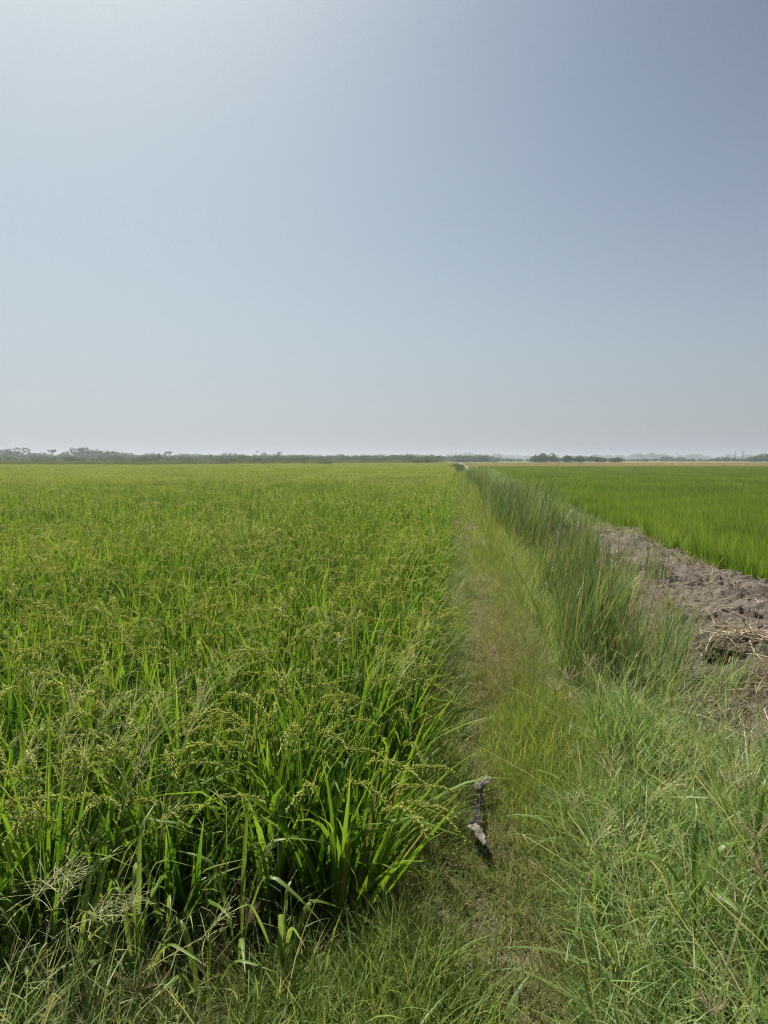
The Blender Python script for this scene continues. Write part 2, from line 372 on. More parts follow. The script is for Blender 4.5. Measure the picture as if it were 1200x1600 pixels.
# ------------------------------------------------------------------ copies spread over the ground as one mass
def source_collection(name, meshes):
    col = bpy.data.collections.new(name)
    for i, me in enumerate(meshes):
        col.objects.link(bpy.data.objects.new('%s_%02d' % (name, i), me))
    return col
def scatter(name, pts, rotz, scl, col, label, cat, tilt=None):
    pts = np.asarray(pts, np.float32); n = len(pts)
    me = bpy.data.meshes.new(name); me.vertices.add(n); me.vertices.foreach_set('co', pts.ravel())
    rot = np.zeros((n, 3), np.float32); rot[:, 2] = rotz
    if tilt is not None: rot[:, :2] = tilt
    scl = np.asarray(scl, np.float32)
    if scl.ndim == 1: scl = np.repeat(scl[:, None], 3, 1)
    for an, ty, key, val in (('rot', 'FLOAT_VECTOR', 'vector', rot), ('scl', 'FLOAT_VECTOR', 'vector', scl)):
        a = me.attributes.new(an, ty, 'POINT'); a.data.foreach_set(key, np.ascontiguousarray(val, np.float32).ravel())
    nv = len(col.objects)
    a = me.attributes.new('pick', 'INT', 'POINT'); a.data.foreach_set('value', rng.integers(0, nv, n).astype(np.int32))
    o = link(name, me); tag(o, label, cat, kind='stuff')
    g = bpy.data.node_groups.new(name + '_nodes', 'GeometryNodeTree')
    g.interface.new_socket('Geometry', in_out='INPUT', socket_type='NodeSocketGeometry')
    g.interface.new_socket('Geometry', in_out='OUTPUT', socket_type='NodeSocketGeometry')
    N = g.nodes
    gi = N.new('NodeGroupInput'); go = N.new('NodeGroupOutput')
    ci = N.new('GeometryNodeCollectionInfo'); ci.inputs['Collection'].default_value = col
    ci.inputs['Separate Children'].default_value = True; ci.inputs['Reset Children'].default_value = True
    ip = N.new('GeometryNodeInstanceOnPoints'); ip.inputs['Pick Instance'].default_value = True
    def attr(nm, ty):
        q = N.new('GeometryNodeInputNamedAttribute'); q.data_type = ty; q.inputs['Name'].default_value = nm; return q.outputs['Attribute']
    g.links.new(gi.outputs[0], ip.inputs['Points']); g.links.new(ci.outputs[0], ip.inputs['Instance'])
    e2r = N.new('FunctionNodeEulerToRotation'); g.links.new(attr('rot', 'FLOAT_VECTOR'), e2r.inputs[0])
    g.links.new(e2r.outputs[0], ip.inputs['Rotation']); g.links.new(attr('scl', 'FLOAT_VECTOR'), ip.inputs['Scale'])
    g.links.new(attr('pick', 'INT'), ip.inputs['Instance Index'])
    g.links.new(ip.outputs[0], go.inputs[0])
    o.modifiers.new('spread', 'NODES').node_group = g
    return o
def jgrid(u0, u1, v0, v1, sp, jit=0.5):
    """jittered grid in (u, v)"""
    a, b = np.meshgrid(np.arange(u0, u1, sp), np.arange(v0, v1, sp)); a = a.ravel(); b = b.ravel()
    return a + rng.uniform(-jit, jit, a.size) * sp, b + rng.uniform(-jit, jit, b.size) * sp
def in_view(x, y, m=2.6): return (np.abs(x) < np.maximum(y, 0) * 0.58 + m)

# ------------------------------------------------------------------ ground
def grid_mesh(us, vs_, zf, skew=True):
    U, V = np.meshgrid(us, vs_); Xg = X(U, V) if skew else U
    v = np.stack([Xg, V, zf(U, V)], -1).reshape(-1, 3)
    nu = len(us); i, j = np.meshgrid(np.arange(nu - 1), np.arange(len(vs_) - 1)); a = (j * nu + i).ravel()
    mb = MB(); mb.add(v, np.stack([a, a + 1, a + nu + 1, a + nu], -1)); return mb
def graded(near, a, b, step, far):
    x = [near]; s = step
    while x[-1] < b:
        if x[-1] > a: s *= 1.22
        x.append(x[-1] + s)
    x = [t for t in x if t < far] + [far]
    return x
pos = graded(0, 8, 4000, 0.06, 4000)
us = sorted(set([-t for t in pos] + list(pos)))
vpos = graded(0, 14, 4000, 0.08, 4000)
vs2 = sorted(set([-t for t in vpos if t > 30 or t < 2 or True] + list(vpos)))
tag(grid_mesh(np.array(us), np.array(vs2), gz_uv, True).build('ground', M['ground']), 'flat farmland soil under the fields and the grassy bund', kind='structure')
vq = np.concatenate([np.arange(0.3, 12, 0.06), np.arange(12, 60, 0.3)])
U, V = np.meshgrid(np.linspace(-0.27, 0.27, 12), vq); nu = 12; i, j = np.meshgrid(np.arange(nu - 1), np.arange(len(vq) - 1)); a = (j * nu + i).ravel()
U = U * (0.9 + 0.35 * fbm(V * 1.3, U * 0 + 3, 44)) + path_c(V); mb = MB()
mb.add(np.stack([X(U, V), V, gz_uv(U, V) + 0.006], -1), np.stack([a, a + 1, a + nu + 1, a + nu], -1))
tag(mb.build('footpath', M['ground']), 'narrow trodden earth path along the top of the bund', kind='structure')
mb = grid_mesh(np.arange(1.40, 4.0, 0.016), np.concatenate([np.arange(2.5, 8.0, 0.018), np.arange(8.0, 16.2, 0.04)]), mud_z)
tag(mb.build('mud_bank', M['mud']), 'bare grey-brown bank of dried mud beside the green young rice', kind='structure')

# ------------------------------------------------------------------ plants: the kinds
def rice_leaves(n=34, segs=7, fold=0.35, wmul=1.0, hmul=1.0):
    mb = MB(); k = n
    ang = rng.uniform(0, 2 * math.pi, k); rad = 0.055 * np.sqrt(rng.random(k))
    base = np.stack([rad * np.cos(ang), rad * np.sin(ang), np.zeros(k)], -1)
    az = ang + rng.normal(0, 0.5, k)
    L = rng.uniform(0.45, 0.84, k) * hmul; lean = rng.uniform(0.02, 0.34, k)
    curve = np.abs(rng.normal(0.36, 0.38, k))
    bent = rng.random(k) < 0.32
    ka = np.where(bent, rng.uniform(0.5, 1.6, k), 0.0); kp = rng.uniform(0.5, 0.82, k)
    blades(mb, base, az, lean, curve, L, rng.uniform(0.014, 0.024, k) * wmul, segs, fold, 'leaf', rng.normal(0, 0.8, k),
           np.where(rng.random(k) < 0.03, rng.uniform(0.3, 0.8, k), 0.0), 1.6, (kp, ka))
    m = k // 4                                     # withered lower leaves
    ang = rng.uniform(0, 6.28, m)
    blades(mb, np.stack([0.05 * np.cos(ang), 0.05 * np.sin(ang), np.zeros(m)], -1), ang, rng.uniform(0.2, 0.7, m), rng.uniform(0.5, 1.6, m),
           rng.uniform(0.2, 0.4, m) * hmul, 0.008 * wmul, max(3, segs - 2), 0, 'leaf', 1.0, rng.uniform(0.3, 1, m), 1.2)
    return mb
def rice_panicle(h, az, out, droop, detail=1, base=(0, 0, 0)):
    """a thin culm that arches over and hangs a loose spray of grains"""
    mb = MB(); ns = 14
    s = np.linspace(0, 1, ns); Lt = h * 1.30
    th = out * s + droop * sstep(0.58, 1.0, s) ** 1.1
    d = np.stack([np.sin(th) * math.cos(az), np.sin(th) * math.sin(az), np.cos(th)], -1)
    p = np.concatenate([np.zeros((1, 3)), np.cumsum((d[1:] + d[:-1]) / 2 * Lt / (ns - 1), 0)]) + np.asarray(base)
    tube(mb, p[1:], np.linspace(0.0017, 0.0007, ns - 1), 3, (0.35, 0, 0), 0)
    nb = 11 if detail else 5
    for b in range(nb):
        f = 0.70 + 0.29 * b / nb; i = f * (ns - 1); i0 = int(i); q = p[i0] + (p[min(i0 + 1, ns - 1)] - p[i0]) * (i - i0); dd = d[i0]
        sd = np.array([-math.sin(az), math.cos(az), 0]) * (1 if b % 2 else -1)
        bl = rng.uniform(0.055, 0.09) * (1.2 - 0.5 * b / nb); kk = 13 if detail else 3
        t = np.linspace(0.15, 1, kk)[:, None]
        path = q + (dd * 1.0 + sd * rng.uniform(0.02, 0.2)) * bl * t + np.array([0, 0, -1.0]) * bl * 0.35 * t ** 2
        gd = np.gradient(path, axis=0)
        if detail:
            tube(mb, np.concatenate([q[None], path]), 0.0005, 3, (0.4, 0, 0), 0)
            gd = gd + rng.normal(0, 0.0018, gd.shape)
            grains(mb, path, gd, 0.0165, 0.0023, (0.15, 0.8), 1)
        else:
            grains(mb, path[:1], path[-1:] - path[:1], bl * 1.15, 0.0042, (0.15, 0.8), 1)
    tip = p[-5:] + (p[-1] - p[-2]) * np.linspace(0, 2.0, 5)[:, None]
    grains(mb, tip, np.gradient(tip, axis=0), 0.014 if detail else 0.03, 0.0018 if detail else 0.0035, (0.2, 0.8), 1)
    return mb
def rand_panicle(detail=1, az=None, wind=0.0):
    a = rng.uniform(0, 6.28) if az is None else az
    return rice_panicle(rng.uniform(0.60, 0.74), a, rng.uniform(0.08, 0.26), rng.uniform(1.5, 2.6), detail, (0.04 * math.cos(a), 0.04 * math.sin(a), 0))
rice_leaf_meshes = [rice_leaves().mesh('rice_leaves', M['rice']) for _ in range(9)]
panicle_meshes = [rand_panicle(1, 0.0).mesh('rice_panicle', [M['rice'], M['panicle']]) for _ in range(7)]
def merge_all(mb, q, loc):
    v0 = mb.n; v = np.concatenate(q.v) + np.asarray(loc); mb.v.append(v); mb.t.append(np.concatenate(q.t))
    for f, m in zip(q.f4, q.m4): mb.f4.append(f + v0); mb.m4.append(m)
    for f, m in zip(q.f3, q.m3): mb.f3.append(f + v0); mb.m3.append(m)
    mb.n += len(v)
def tile_spots(S, sp):
    k = int(round(S / sp)); g = (np.arange(k) + 0.5) * S / k - S / 2
    a, b = np.meshgrid(g, g); j = 0.42 * S / k
    return np.stack([a.ravel() + rng.uniform(-j, j, k * k), b.ravel() + rng.uniform(-j, j, k * k)], -1)
def rice_tile(S, sp, n, segs, fold, wmul, npan, detail, lm='rice'):
    mb = MB()
    for (x, y) in tile_spots(S, sp):
        if rng.random() < 0.04: continue
        loc = (x, y, 0); hm = rng.uniform(0.78, 1.14)
        mb.merge(rice_leaves(n, segs, fold, wmul, hm), 0, loc, rng.uniform(0, 6.28))
        for k in range(max(0, npan + int(rng.integers(-1, 2)) - (1 if rng.random() < 0.3 else 0))): merge_all(mb, rand_panicle(detail), loc)
    return mb.mesh('rice_mass', [M[lm], M['panicle']])
rice_near = source_collection('rice_source_near', [rice_tile(0.7, 0.175, 28, 6, 0, 1.05, 1, 1) for _ in range(4)])
rice_mid = source_collection('rice_source_mid', [rice_tile(1.4, 0.19, 24, 4, 0, 1.3, 1, 0) for _ in range(5)])
rice_far = source_collection('rice_source_far', [rice_tile(2.2, 0.24, 15, 3, 0, 2.0, 2, 0, 'rice_far') for _ in range(5)])

def young_leaves(n=46, segs=5, wmul=1.0, spots=((0, 0),), h=1.0):
    mb = MB()
    for (x, y) in spots:
        off = np.array([x, y, 0]); hh = h * rng.uniform(0.86, 1.12)
        ang = rng.uniform(0, 6.28, n); rad = 0.06 * np.sqrt(rng.random(n))
        base = np.stack([rad * np.cos(ang), rad * np.sin(ang), np.zeros(n)], -1) + off
        blades(mb, base, ang + rng.normal(0, 0.5, n), rng.uniform(0, 0.22, n), np.abs(rng.normal(0.1, 0.14, n)), rng.uniform(0.34, 0.56, n) * hh,
               rng.uniform(0.006, 0.010, n) * wmul, segs, 0, 'leaf', rng.normal(0, 0.6, n), np.where(rng.random(n) < 0.02, 0.7, 0), 1.5)
    return mb.mesh('young_rice', M['young'])
young_meshes = [young_leaves() for _ in range(7)]
young_near = source_collection('young_rice_source_near', [young_leaves(36, 4, 1.2, tile_spots(0.99, 0.165)) for _ in range(5)])
young_far = source_collection('young_rice_source_far', [young_leaves(14, 3, 2.0, tile_spots(2.2, 0.22)) for _ in range(5)])

# ------------------------------------------------------------------ ripening field on the near side
def rice_edge(v): return -0.03 + 0.10 * (fbm(v * 1.3, v * 0 + 2.2, 9) - 0.5)
def rice_front(u): return 2.22 + 0.22 * (fbm(u * 1.1, u * 0, 12) - 0.5) - 0.12 * sstep(-0.5, -1.3, u) + 0.25 * sstep(-0.35, 0.0, u)
V_SINGLE = 5.15
uu, vv = jgrid(-9, 0.1, 1.6, V_SINGLE, 0.19, 0.48)
ok = (uu < rice_edge(vv)) & (vv > rice_front(uu)) & (X(uu, vv) > -vv * 0.58 - 0.25)
uu, vv = uu[ok], vv[ok]
xx = X(uu, vv)
for i in range(len(xx)):
    root = link('rice_clump', None, None, (xx[i], vv[i], float(gz(xx[i], vv[i])) - 0.01)); root.empty_display_size = 0.1
    rz = rng.uniform(0, 6.28); edge = sstep(-0.45, 0.0, uu[i]); front = sstep(0.35, 0.0, vv[i] - rice_front(uu[i]))
    rot = Matrix.Rotation(rng.normal(0.02, 0.06) + 0.13 * float(edge), 3, 'Y') @ Matrix.Rotation(rng.normal(0, 0.06) + 0.10 * float(front), 3, 'X') @ Matrix.Rotation(rz, 3, 'Z')
    root.rotation_euler = rot.to_euler(); hs = rng.uniform(0.76, 1.14) * (1 - 0.10 * float(edge)); root.scale = (1, 1, hs)
    if uu[i] > -0.30: tag(root, 'ripening rice clump in the row overhanging the footpath', 'rice plant', 'ripening rice clumps along the footpath')
    elif vv[i] < rice_front(uu[i]) + 0.38: tag(root, 'ripening rice clump in the front row above the weedy grass', 'rice plant', 'ripening rice clumps of the front row')
    else: tag(root, 'ripening rice clump standing close behind the front row of the field', 'rice plant', 'ripening rice clumps behind the front row')
    lv = link('leaves', rice_leaf_meshes[rng.integers(0, 9)], root); lv['kind'] = 'stuff'
    for k in range(int(rng.integers(1, 4))):
        a = rng.normal(-0.2, 0.9) if edge > 0.1 else rng.uniform(0, 6.28)
        pn = link('panicle', panicle_meshes[rng.integers(0, 7)], root); pn.rotation_euler.z = a - rz
        pn.scale = (1, 1, rng.uniform(0.86, 1.06))
SKEW = -math.atan(K)
def tiles(name, S, u_edge, sign, v0, v1, keep, col, label, hvar):
    """tiles laid side by side from a field's edge outwards"""
    a, b = np.meshgrid(np.arange(0, 260 / S if v1 > 60 else 40 / S), np.arange(0, math.ceil((v1 - v0) / S)))
    u = u_edge + sign * (a.ravel() + 0.5) * S; v = v0 + (b.ravel() + 0.5) * S
    u = u + sign * 0.5 * S * 0 ; x = X(u, v); ok = in_view(x, v, 1.3 + S) & keep(x, v); u, v, x = u[ok], v[ok], x[ok]; n = len(x)
    hh = 1 + hvar * (fbm(u * 0.35, v * 0.35, 35) - 0.5)
    return scatter(name, np.stack([x, v, gz(x, v) - 0.01], -1), SKEW + rng.integers(0, 4, n) * math.pi / 2, np.stack([np.ones(n), np.ones(n), hh], -1), col, label, 'rice')
every = lambda x, v: v > 0
tiles('rice_field', 0.7, 0.0, -1, V_SINGLE - 0.05, V_SINGLE - 0.05 + 6.3, every, rice_near, 'close part of the ripening rice field behind the first clumps', 0.2)
tiles('rice_field', 1.4, 0.0, -1, V_SINGLE + 6.25, V_SINGLE + 6.25 + 15.4, every, rice_mid, 'middle part of the ripening rice field with drooping yellowish heads', 0.25)
def left_far_edge(x): return np.interp(x, [-90, -40, -10, 20], [110, 118, 155, 175])
VF = V_SINGLE + 6.25 + 15.4
tiles('rice_field', 2.2, -0.1, -1, VF, 172, lambda x, v: v < left_far_edge(x) + 10 * (fbm(x * 0.05, v * 0, 33) - 0.5), rice_far, 'distant part of the ripening rice field running to the scrub', 0.3)

# ------------------------------------------------------------------ young field on the far side of the mud bank
def young_edge(v): return 3.62 + 0.16 * (fbm(v * 0.9, v * 0 + 7.7, 14) - 0.5)
uu, vv = jgrid(3.5, 4.62, 5.8, 15.0, 0.165, 0.4)
ok = (uu > young_edge(vv) + rng.uniform(-0.08, 0.1, uu.size)) & (X(uu, vv) < vv * 0.575 + 0.15) & (rng.random(uu.size) > 0.06); uu, vv = uu[ok], vv[ok]; xx = X(uu, vv)
for i in range(len(xx)):
    o = link('young_rice_clump', young_meshes[rng.integers(0, 7)], None, (xx[i], vv[i], float(gz(xx[i], vv[i])) - 0.01))
    o.rotation_euler = (rng.normal(0, 0.06), rng.normal(0, 0.06), rng.uniform(0, 6.28)); o.scale = (1, 1, rng.uniform(0.85, 1.12))
    if uu[i] < young_edge(vv[i]) + 0.32: tag(o, 'upright young rice clump in the outer rows against the mud bank', 'rice plant', 'young rice clumps against the mud bank')
    else: tag(o, 'bright green young rice clump just inside the rows against the mud bank', 'rice plant', 'young rice clumps inside the outer rows')
tiles('young_rice_field', 0.99, 4.58, 1, 5.8, 5.8 + 17.82, every, young_near, 'close part of the bright green young rice field beyond the mud bank', 0.15)
tiles('young_rice_field', 0.99, 3.62, 1, 15.0, 23.6, lambda x, v: x - K * (v - V0) < 4.6, young_near, 'edge strip of the young rice field past the bare mud', 0.15)
tiles('young_rice_field', 2.2, 3.7, 1, 23.6, 112, every, young_far, 'distant part of the even green young rice field', 0.25)

# ------------------------------------------------------------------ grasses
def grass_tuft(n, r, L, W, lean, curve, segs, mat, dryf=0.1, prof='grass', bias=(0, 0), stems=0, twist=0.8, fold=0):
    mb = MB(); ang = rng.uniform(0, 6.28, n); rad = r * np.sqrt(rng.random(n))
    base = np.stack([rad * np.cos(ang), rad * np.sin(ang), np.full(n, -0.01)], -1)
    az = rng.uniform(0, 6.28, n)
    if bias[1]: az = np.where(rng.random(n) < bias[1], bias[0] + rng.normal(0, 0.6, n), az)
    blades(mb, base, az, rng.uniform(*lean, n), rng.uniform(*curve, n), rng.uniform(*L, n), rng.uniform(*W, n), segs, fold, prof,
           rng.normal(0, twist, n), np.where(rng.random(n) < dryf, rng.uniform(0.4, 1, n), rng.uniform(0, 0.15, n)), 1.2)
    for k in range(stems):
        a = rng.uniform(0, 6.28); ln = rng.uniform(L[1] * 0.8, L[1] * 1.35); l0 = rng.uniform(0.1, 0.8); s = np.linspace(0, 1, 6)
        th = l0 + rng.uniform(-0.2, 0.5) * s
        d = np.stack([np.sin(th) * math.cos(a), np.sin(th) * math.sin(a), np.cos(th)], -1)
        p = np.concatenate([np.zeros((1, 3)), np.cumsum(d[1:] * ln / 5, 0)]) + np.array([rng.uniform(-r, r), rng.uniform(-r, r), 0])
        tube(mb, p, np.linspace(0.0016, 0.0008, 6), 3, (rng.random(), 0.3, rng.uniform(0.3, 1)))
        kk = 4; idx = rng.integers(2, 6, kk)      # short side blades along the stem
        blades(mb, p[idx], a + rng.normal(0, 1.2, kk), rng.uniform(0.5, 1.2, kk), rng.uniform(0.1, 0.6, kk), rng.uniform(0.05, 0.12, kk), 0.0035, 3, 0, 'grass', 0.5,
               rng.uniform(0, 0.4, kk))
    return mb.mesh('grass_tuft', M[mat])
def grow(name, label, mat, u, v, k, r, L, W, lean, curve, segs=4, dryf=0.1, scl=1.0, bias=None, stems=0, twist=0.8, mats=None):
    """tufts rooted at (u, v): k blades each, every tuft with its own height, shade and tilt; one mass"""
    u = np.asarray(u); v = np.asarray(v); ok = in_view(X(u, v), v, 1.2); u, v = u[ok], v[ok]
    scl = np.broadcast_to(scl, ok.shape)[ok] * rng.uniform(0.7, 1.25, len(u)); T = len(u); mb = MB()
    rep_ = lambda q: np.repeat(q, k)
    n = T * k; ang = rng.uniform(0, 6.28, n); rad = r * np.sqrt(rng.random(n)) * rep_(np.sqrt(scl))
    bu = rep_(u) + rad * np.cos(ang); bv = rep_(v) + rad * np.sin(ang); bx = X(bu, bv)
    base = np.stack([bx, bv, top_z(bx, bv) - 0.008], -1)
    tuft_az = rep_(rng.uniform(0, 6.28, T)); az = np.where(rng.random(n) < 0.35, tuft_az + rng.normal(0, 0.5, n), rng.uniform(0, 6.28, n))
    if bias: az = np.where(rng.random(n) < bias[1], bias[0] + rng.normal(0, 0.6, n), az)
    wide = rep_(np.maximum(1.0, v / 9.0))
    blades(mb, base, az, rng.uniform(*lean, n), rng.uniform(*curve, n), rng.uniform(*L, n) * rep_(scl), rng.uniform(*W, n) * wide * np.where(rng.random(n) < 0.06, 1.8, 1.0), segs, 0, 'grass', rng.normal(0, twist, n),
           np.where(rng.random(n) < dryf, rng.uniform(0.4, 1, n), rng.uniform(0, 0.15, n)), 1.2, rnd=np.clip(0.55 * rep_(rng.random(T)) + 0.45 * rng.random(n), 0, 1))
    if stems:
        m = int(T * stems); i = rng.integers(0, T, m); bu = u[i] + rng.uniform(-r, r, m); bv = v[i] + rng.uniform(-r, r, m); bx = X(bu, bv); a = rng.uniform(0, 6.28, m)
        p = blades(mb, np.stack([bx, bv, top_z(bx, bv)], -1), a, rng.uniform(0.1, 0.9, m), rng.uniform(-0.2, 0.5, m), L[1] * rng.uniform(0.8, 1.4, m) * scl[i], rng.uniform(0.0018, 0.003, m), 5, 0, 'flat', 2.0,
                   rng.uniform(0.2, 1, m), rnd=rng.random(m))
        for j in (2, 3, 4, 5):
            blades(mb, p[:, j], a + rng.normal(0, 1.2, m), rng.uniform(0.5, 1.3, m), rng.uniform(0.1, 0.6, m), rng.uniform(0.04, 0.13, m), 0.004, 3, 0, 'grass', 0.5, rng.uniform(0, 0.5, m))
    o = mb.build(name, M[mat]); return tag(o, label, 'grass', kind='stuff')

# trodden turf of the footpath and thin turf under everything on the bund
u1, v1 = jgrid(-0.10, 1.5, 0.9, 5.0, 0.05); u2, v2 = jgrid(-0.1, 1.4, 5.0, 12, 0.075); fu, fv = jgrid(-1.9, -0.1, 0.9, 2.1, 0.075)
u1 = np.concatenate([u1, u2, fu]); v1 = np.concatenate([v1, v2, fv])
grow('path_turf_grass', 'short trodden olive-brown grass covering the narrow footpath', 'turf', u1, v1, 46, 0.05, (0.04, 0.105), (0.003, 0.0052), (0.2, 1.3), (-0.1, 0.9), 2, 0.22,
     np.interp(np.abs(u1 - path_c(v1)), [0.1, 0.35], [0.8, 1.3]))
# straggling green tufts on the footpath
u1, v1 = jgrid(0.02, 1.0, 1.2, 12, 0.10); ok = fbm(u1 * 2.6, v1 * 1.6, 75) + 1.3 * (np.abs(u1 - path_c(v1)) - 0.10) > 0.46 + 0.14 * np.exp(-((v1 - 6) / 1.5) ** 2)
grow('path_tuft_grass', 'straggling green tufts creeping over the footpath', 'verge', u1[ok], v1[ok], 18, 0.07, (0.07, 0.20), (0.0028, 0.005), (0.2, 1.1), (0.0, 0.9), 4, 0.15, np.clip(0.6 + 1.6 * np.abs(u1 - path_c(v1))[ok], 0.6, 1.2))
u1, v1 = jgrid(0.25, 1.25, 3.9, 8.2, 0.055); d = ((u1 - 0.66 - 0.04 * (v1 - 5.5)) / 0.22) ** 2 + ((v1 - 5.6) / 1.6) ** 2; ok = d < 1.0 + 1.6 * (fbm(u1 * 4, v1 * 2.5, 69) - 0.5)
grow('path_dead_grass', 'matted brown dead grass on the raised middle stretch of the footpath', 'turf', u1[ok], v1[ok], 22, 0.05, (0.05, 0.15), (0.0025, 0.004), (0.2, 1.3), (0.0, 1.0), 3, 0.85)
# verge between rice and path
u1, v1 = jgrid(-0.06, 0.34, 2.7, 13, 0.06)
w = 0.08 + 0.30 * fbm(v1 * 0.8, v1 * 0, 77); ok = (u1 < w) & (fbm(u1 * 2, v1 * 1.2, 78) > 0.36)
grow('verge_grass', 'blue-green grass fringe between the ripening rice and the footpath', 'verge', u1[ok], v1[ok], 14, 0.06, (0.12, 0.32), (0.004, 0.0065), (0.05, 0.7), (0.2, 1.4), 5, 0.08, np.interp(v1[ok], [2.7, 4, 13], [0.75, 1.0, 1.1]), (0.0, 0.3))
# bright grass at the near corner of the field
u1, v1 = jgrid(-0.6, 0.45, 1.0, 2.2, 0.05)
d = ((u1 + 0.03) / 0.36) ** 2 + ((v1 - 1.74) / 0.36) ** 2; ok = d < 1.0 + 0.9 * (fbm(u1 * 4, v1 * 4, 80) - 0.5)
grow('corner_grass', 'bright leafy grass at the near corner of the rice field', 'verge', u1[ok], v1[ok], 12, 0.05, (0.12, 0.33), (0.0045, 0.0075), (0.02, 0.6), (0.2, 1.5), 6, 0.05, 1.0)
# weeds and dead grass at the foot of the near rice
u1, v1 = jgrid(-2.2, 0.05, 0.9, 2.6, 0.075)
grow('dead_grass', 'dead brown grass lying at the foot of the near rice', 'dry', u1, v1, 12, 0.07, (0.06, 0.26), (0.002, 0.004), (0.5, 1.5), (0.0, 0.8), 3, 0.0)
u1, v1 = jgrid(-2.2, -0.25, 0.9, 2.35, 0.075); ok = fbm(u1 * 2.3, v1 * 2.3, 83) > 0.40
grow('weedy_grass', 'weedy tangled grass in front of the ripening rice', 'tangle', u1[ok], v1[ok], 12, 0.07, (0.12, 0.36), (0.004, 0.0075), (0.1, 0.9), (0.1, 1.3), 5, 0.2, 1.0, None, 1.0)
# bright fine grass to the side of the path
u1, v1 = jgrid(0.35, 1.3, 2.4, 4.9, 0.05)
d = ((u1 - 0.76) / 0.34) ** 2 + ((v1 - 3.45) / 0.95) ** 2; ok = (d < 1.15 + 1.8 * (fbm(u1 * 5, v1 * 4, 85) - 0.5))
grow('lime_grass', 'patch of bright yellow-green fine grass beside the footpath', 'lime', u1[ok], v1[ok], 12, 0.05, (0.06, 0.24), (0.0028, 0.005), (0.0, 0.75), (0.1, 1.1), 4, 0.10, np.clip(1.25 - 0.6 * d[ok], 0.45, 1.1))
u1, v1 = jgrid(0.6, 1.75, 5.6, 20, 0.085); ok = (u1 > path_c(v1) + 0.20 + 0.3 * fbm(v1 * 0.7, v1 * 0, 86)) & (fbm(u1 * 1.7, v1 * 1.1, 87) > 0.36); u1, v1 = u1[ok], v1[ok]
grow('plume_grass', 'yellow-green arching grass between the footpath and the reeds', 'lime', u1, v1, 9, 0.07, (0.18, 0.50), (0.0035, 0.006), (0.05, 0.6), (0.3, 1.2), 5, 0.22, np.interp(v1, [5.6, 9, 20], [0.75, 1.05, 1.1]), (0.1, 0.5), 0.4)
u1, v1 = jgrid(-0.05, 1.3, 7.3, 75, 0.14); ok = (fbm(u1 * 2, v1 * 0.6, 84) > np.interp(v1, [7.3, 9.0], [0.55, 0.28]))
grow('path_end_grass', 'green grass filling the far length of the footpath', 'lime', u1[ok], v1[ok], 9, 0.10, (0.10, 0.30), (0.004, 0.006), (0.0, 0.7), (0.1, 1.0), 3, 0.12, np.interp(v1[ok], [7.5, 10, 25, 75], [0.6, 0.8, 1.1, 1.8]))
# tangled long grass on the near bank
u1, v1 = jgrid(0.50, 3.2, 0.9, 4.2, 0.06)
left_b = np.interp(v1, [0.6, 1.8, 2.6, 3.4, 4.1], [0.56, 0.62, 0.68, 0.95, 1.15]) + 0.3 * (fbm(v1 * 2, v1 * 0, 88) - 0.5)
far_b = np.interp(u1, [0.5, 1.2, 1.7, 2.2, 3.6], [3.9, 3.95, 3.45, 3.2, 3.0]) + 0.6 * (fbm(u1 * 1.6, u1 * 0, 89) - 0.5)
ok = (u1 > left_b) & (v1 < far_b) & (fbm(u1 * 3, v1 * 3, 79) > 0.30); u1, v1 = u1[ok], v1[ok]
grow('tangled_grass', 'long tangled pale green grass covering the near bank', 'tangle', u1, v1, 11, 0.07, (0.16, 0.56), (0.0055, 0.0105), (0.05, 0.95), (0.1, 1.5), 6, 0.10, (0.65 + 0.45 * sstep(0.6, 1.2, u1)) * (1 - 0.5 * sstep(2.5, 3.2, v1) * sstep(1.0, 1.5, u1)) * (0.75 + 0.5 * fbm(u1 * 2, v1 * 2, 74)), None, 0.8)
# dead and thin grass where the bank meets the mud
u1, v1 = jgrid(1.2, 3.4, 2.6, 4.8, 0.075); ok = (fbm(u1 * 2, v1 * 2, 90) > 0.42) & (v1 < 4.5 - 0.3 * (u1 - 1.4)) & (v1 > far_b.mean() - 0.9)
grow('bank_dead_grass', 'dead straw-brown grass at the near end of the mud bank', 'dry', u1[ok], v1[ok], 18, 0.08, (0.05, 0.22), (0.002, 0.004), (0.4, 1.5), (0.0, 0.8), 3, 0.0)
u1, v1 = jgrid(1.2, 2.4, 3.3, 14, 0.11); ok = fbm(u1 * 1.5, v1 * 1.1, 91) > 0.47
grow('reed_foot_grass', 'dead brown grass between the reeds and the mud bank', 'dry', u1[ok], v1[ok], 10, 0.09, (0.06, 0.28), (0.002, 0.004), (0.3, 1.5), (0.0, 0.8), 3, 0.0)
u1, v1 = jgrid(1.0, 2.05, 4.0, 9.8, 0.10); ok = fbm(u1 * 1.9, v1 * 1.3, 73) > 0.47
grow('reed_side_grass', 'fine grey-green grass growing through the reeds', 'tangle', u1[ok], v1[ok], 12, 0.08, (0.15, 0.45), (0.003, 0.005), (0.05, 0.7), (0.2, 1.2), 4, 0.2, 1.0, (0.1, 0.4), 0.5)
u1, v1 = jgrid(3.15, 3.75, 8.5, 30, 0.12); ok = fbm(u1 * 2, v1 * 0.9, 92) > 0.42
grow('bank_edge_grass', 'low green grass along the far edge of the mud bank', 'verge', u1[ok], v1[ok], 10, 0.09, (0.07, 0.2), (0.003, 0.006), (0.1, 0.9), (0.2, 1.3), 4, 0.3, 0.8)
u1, v1 = jgrid(1.7, 3.7, 11.5, 75, 0.2); ok = (v1 > 13 + 3 * fbm(u1 * 1.5, v1 * 0.5, 94)) & (fbm(u1, v1 * 0.5, 95) > 0.3)
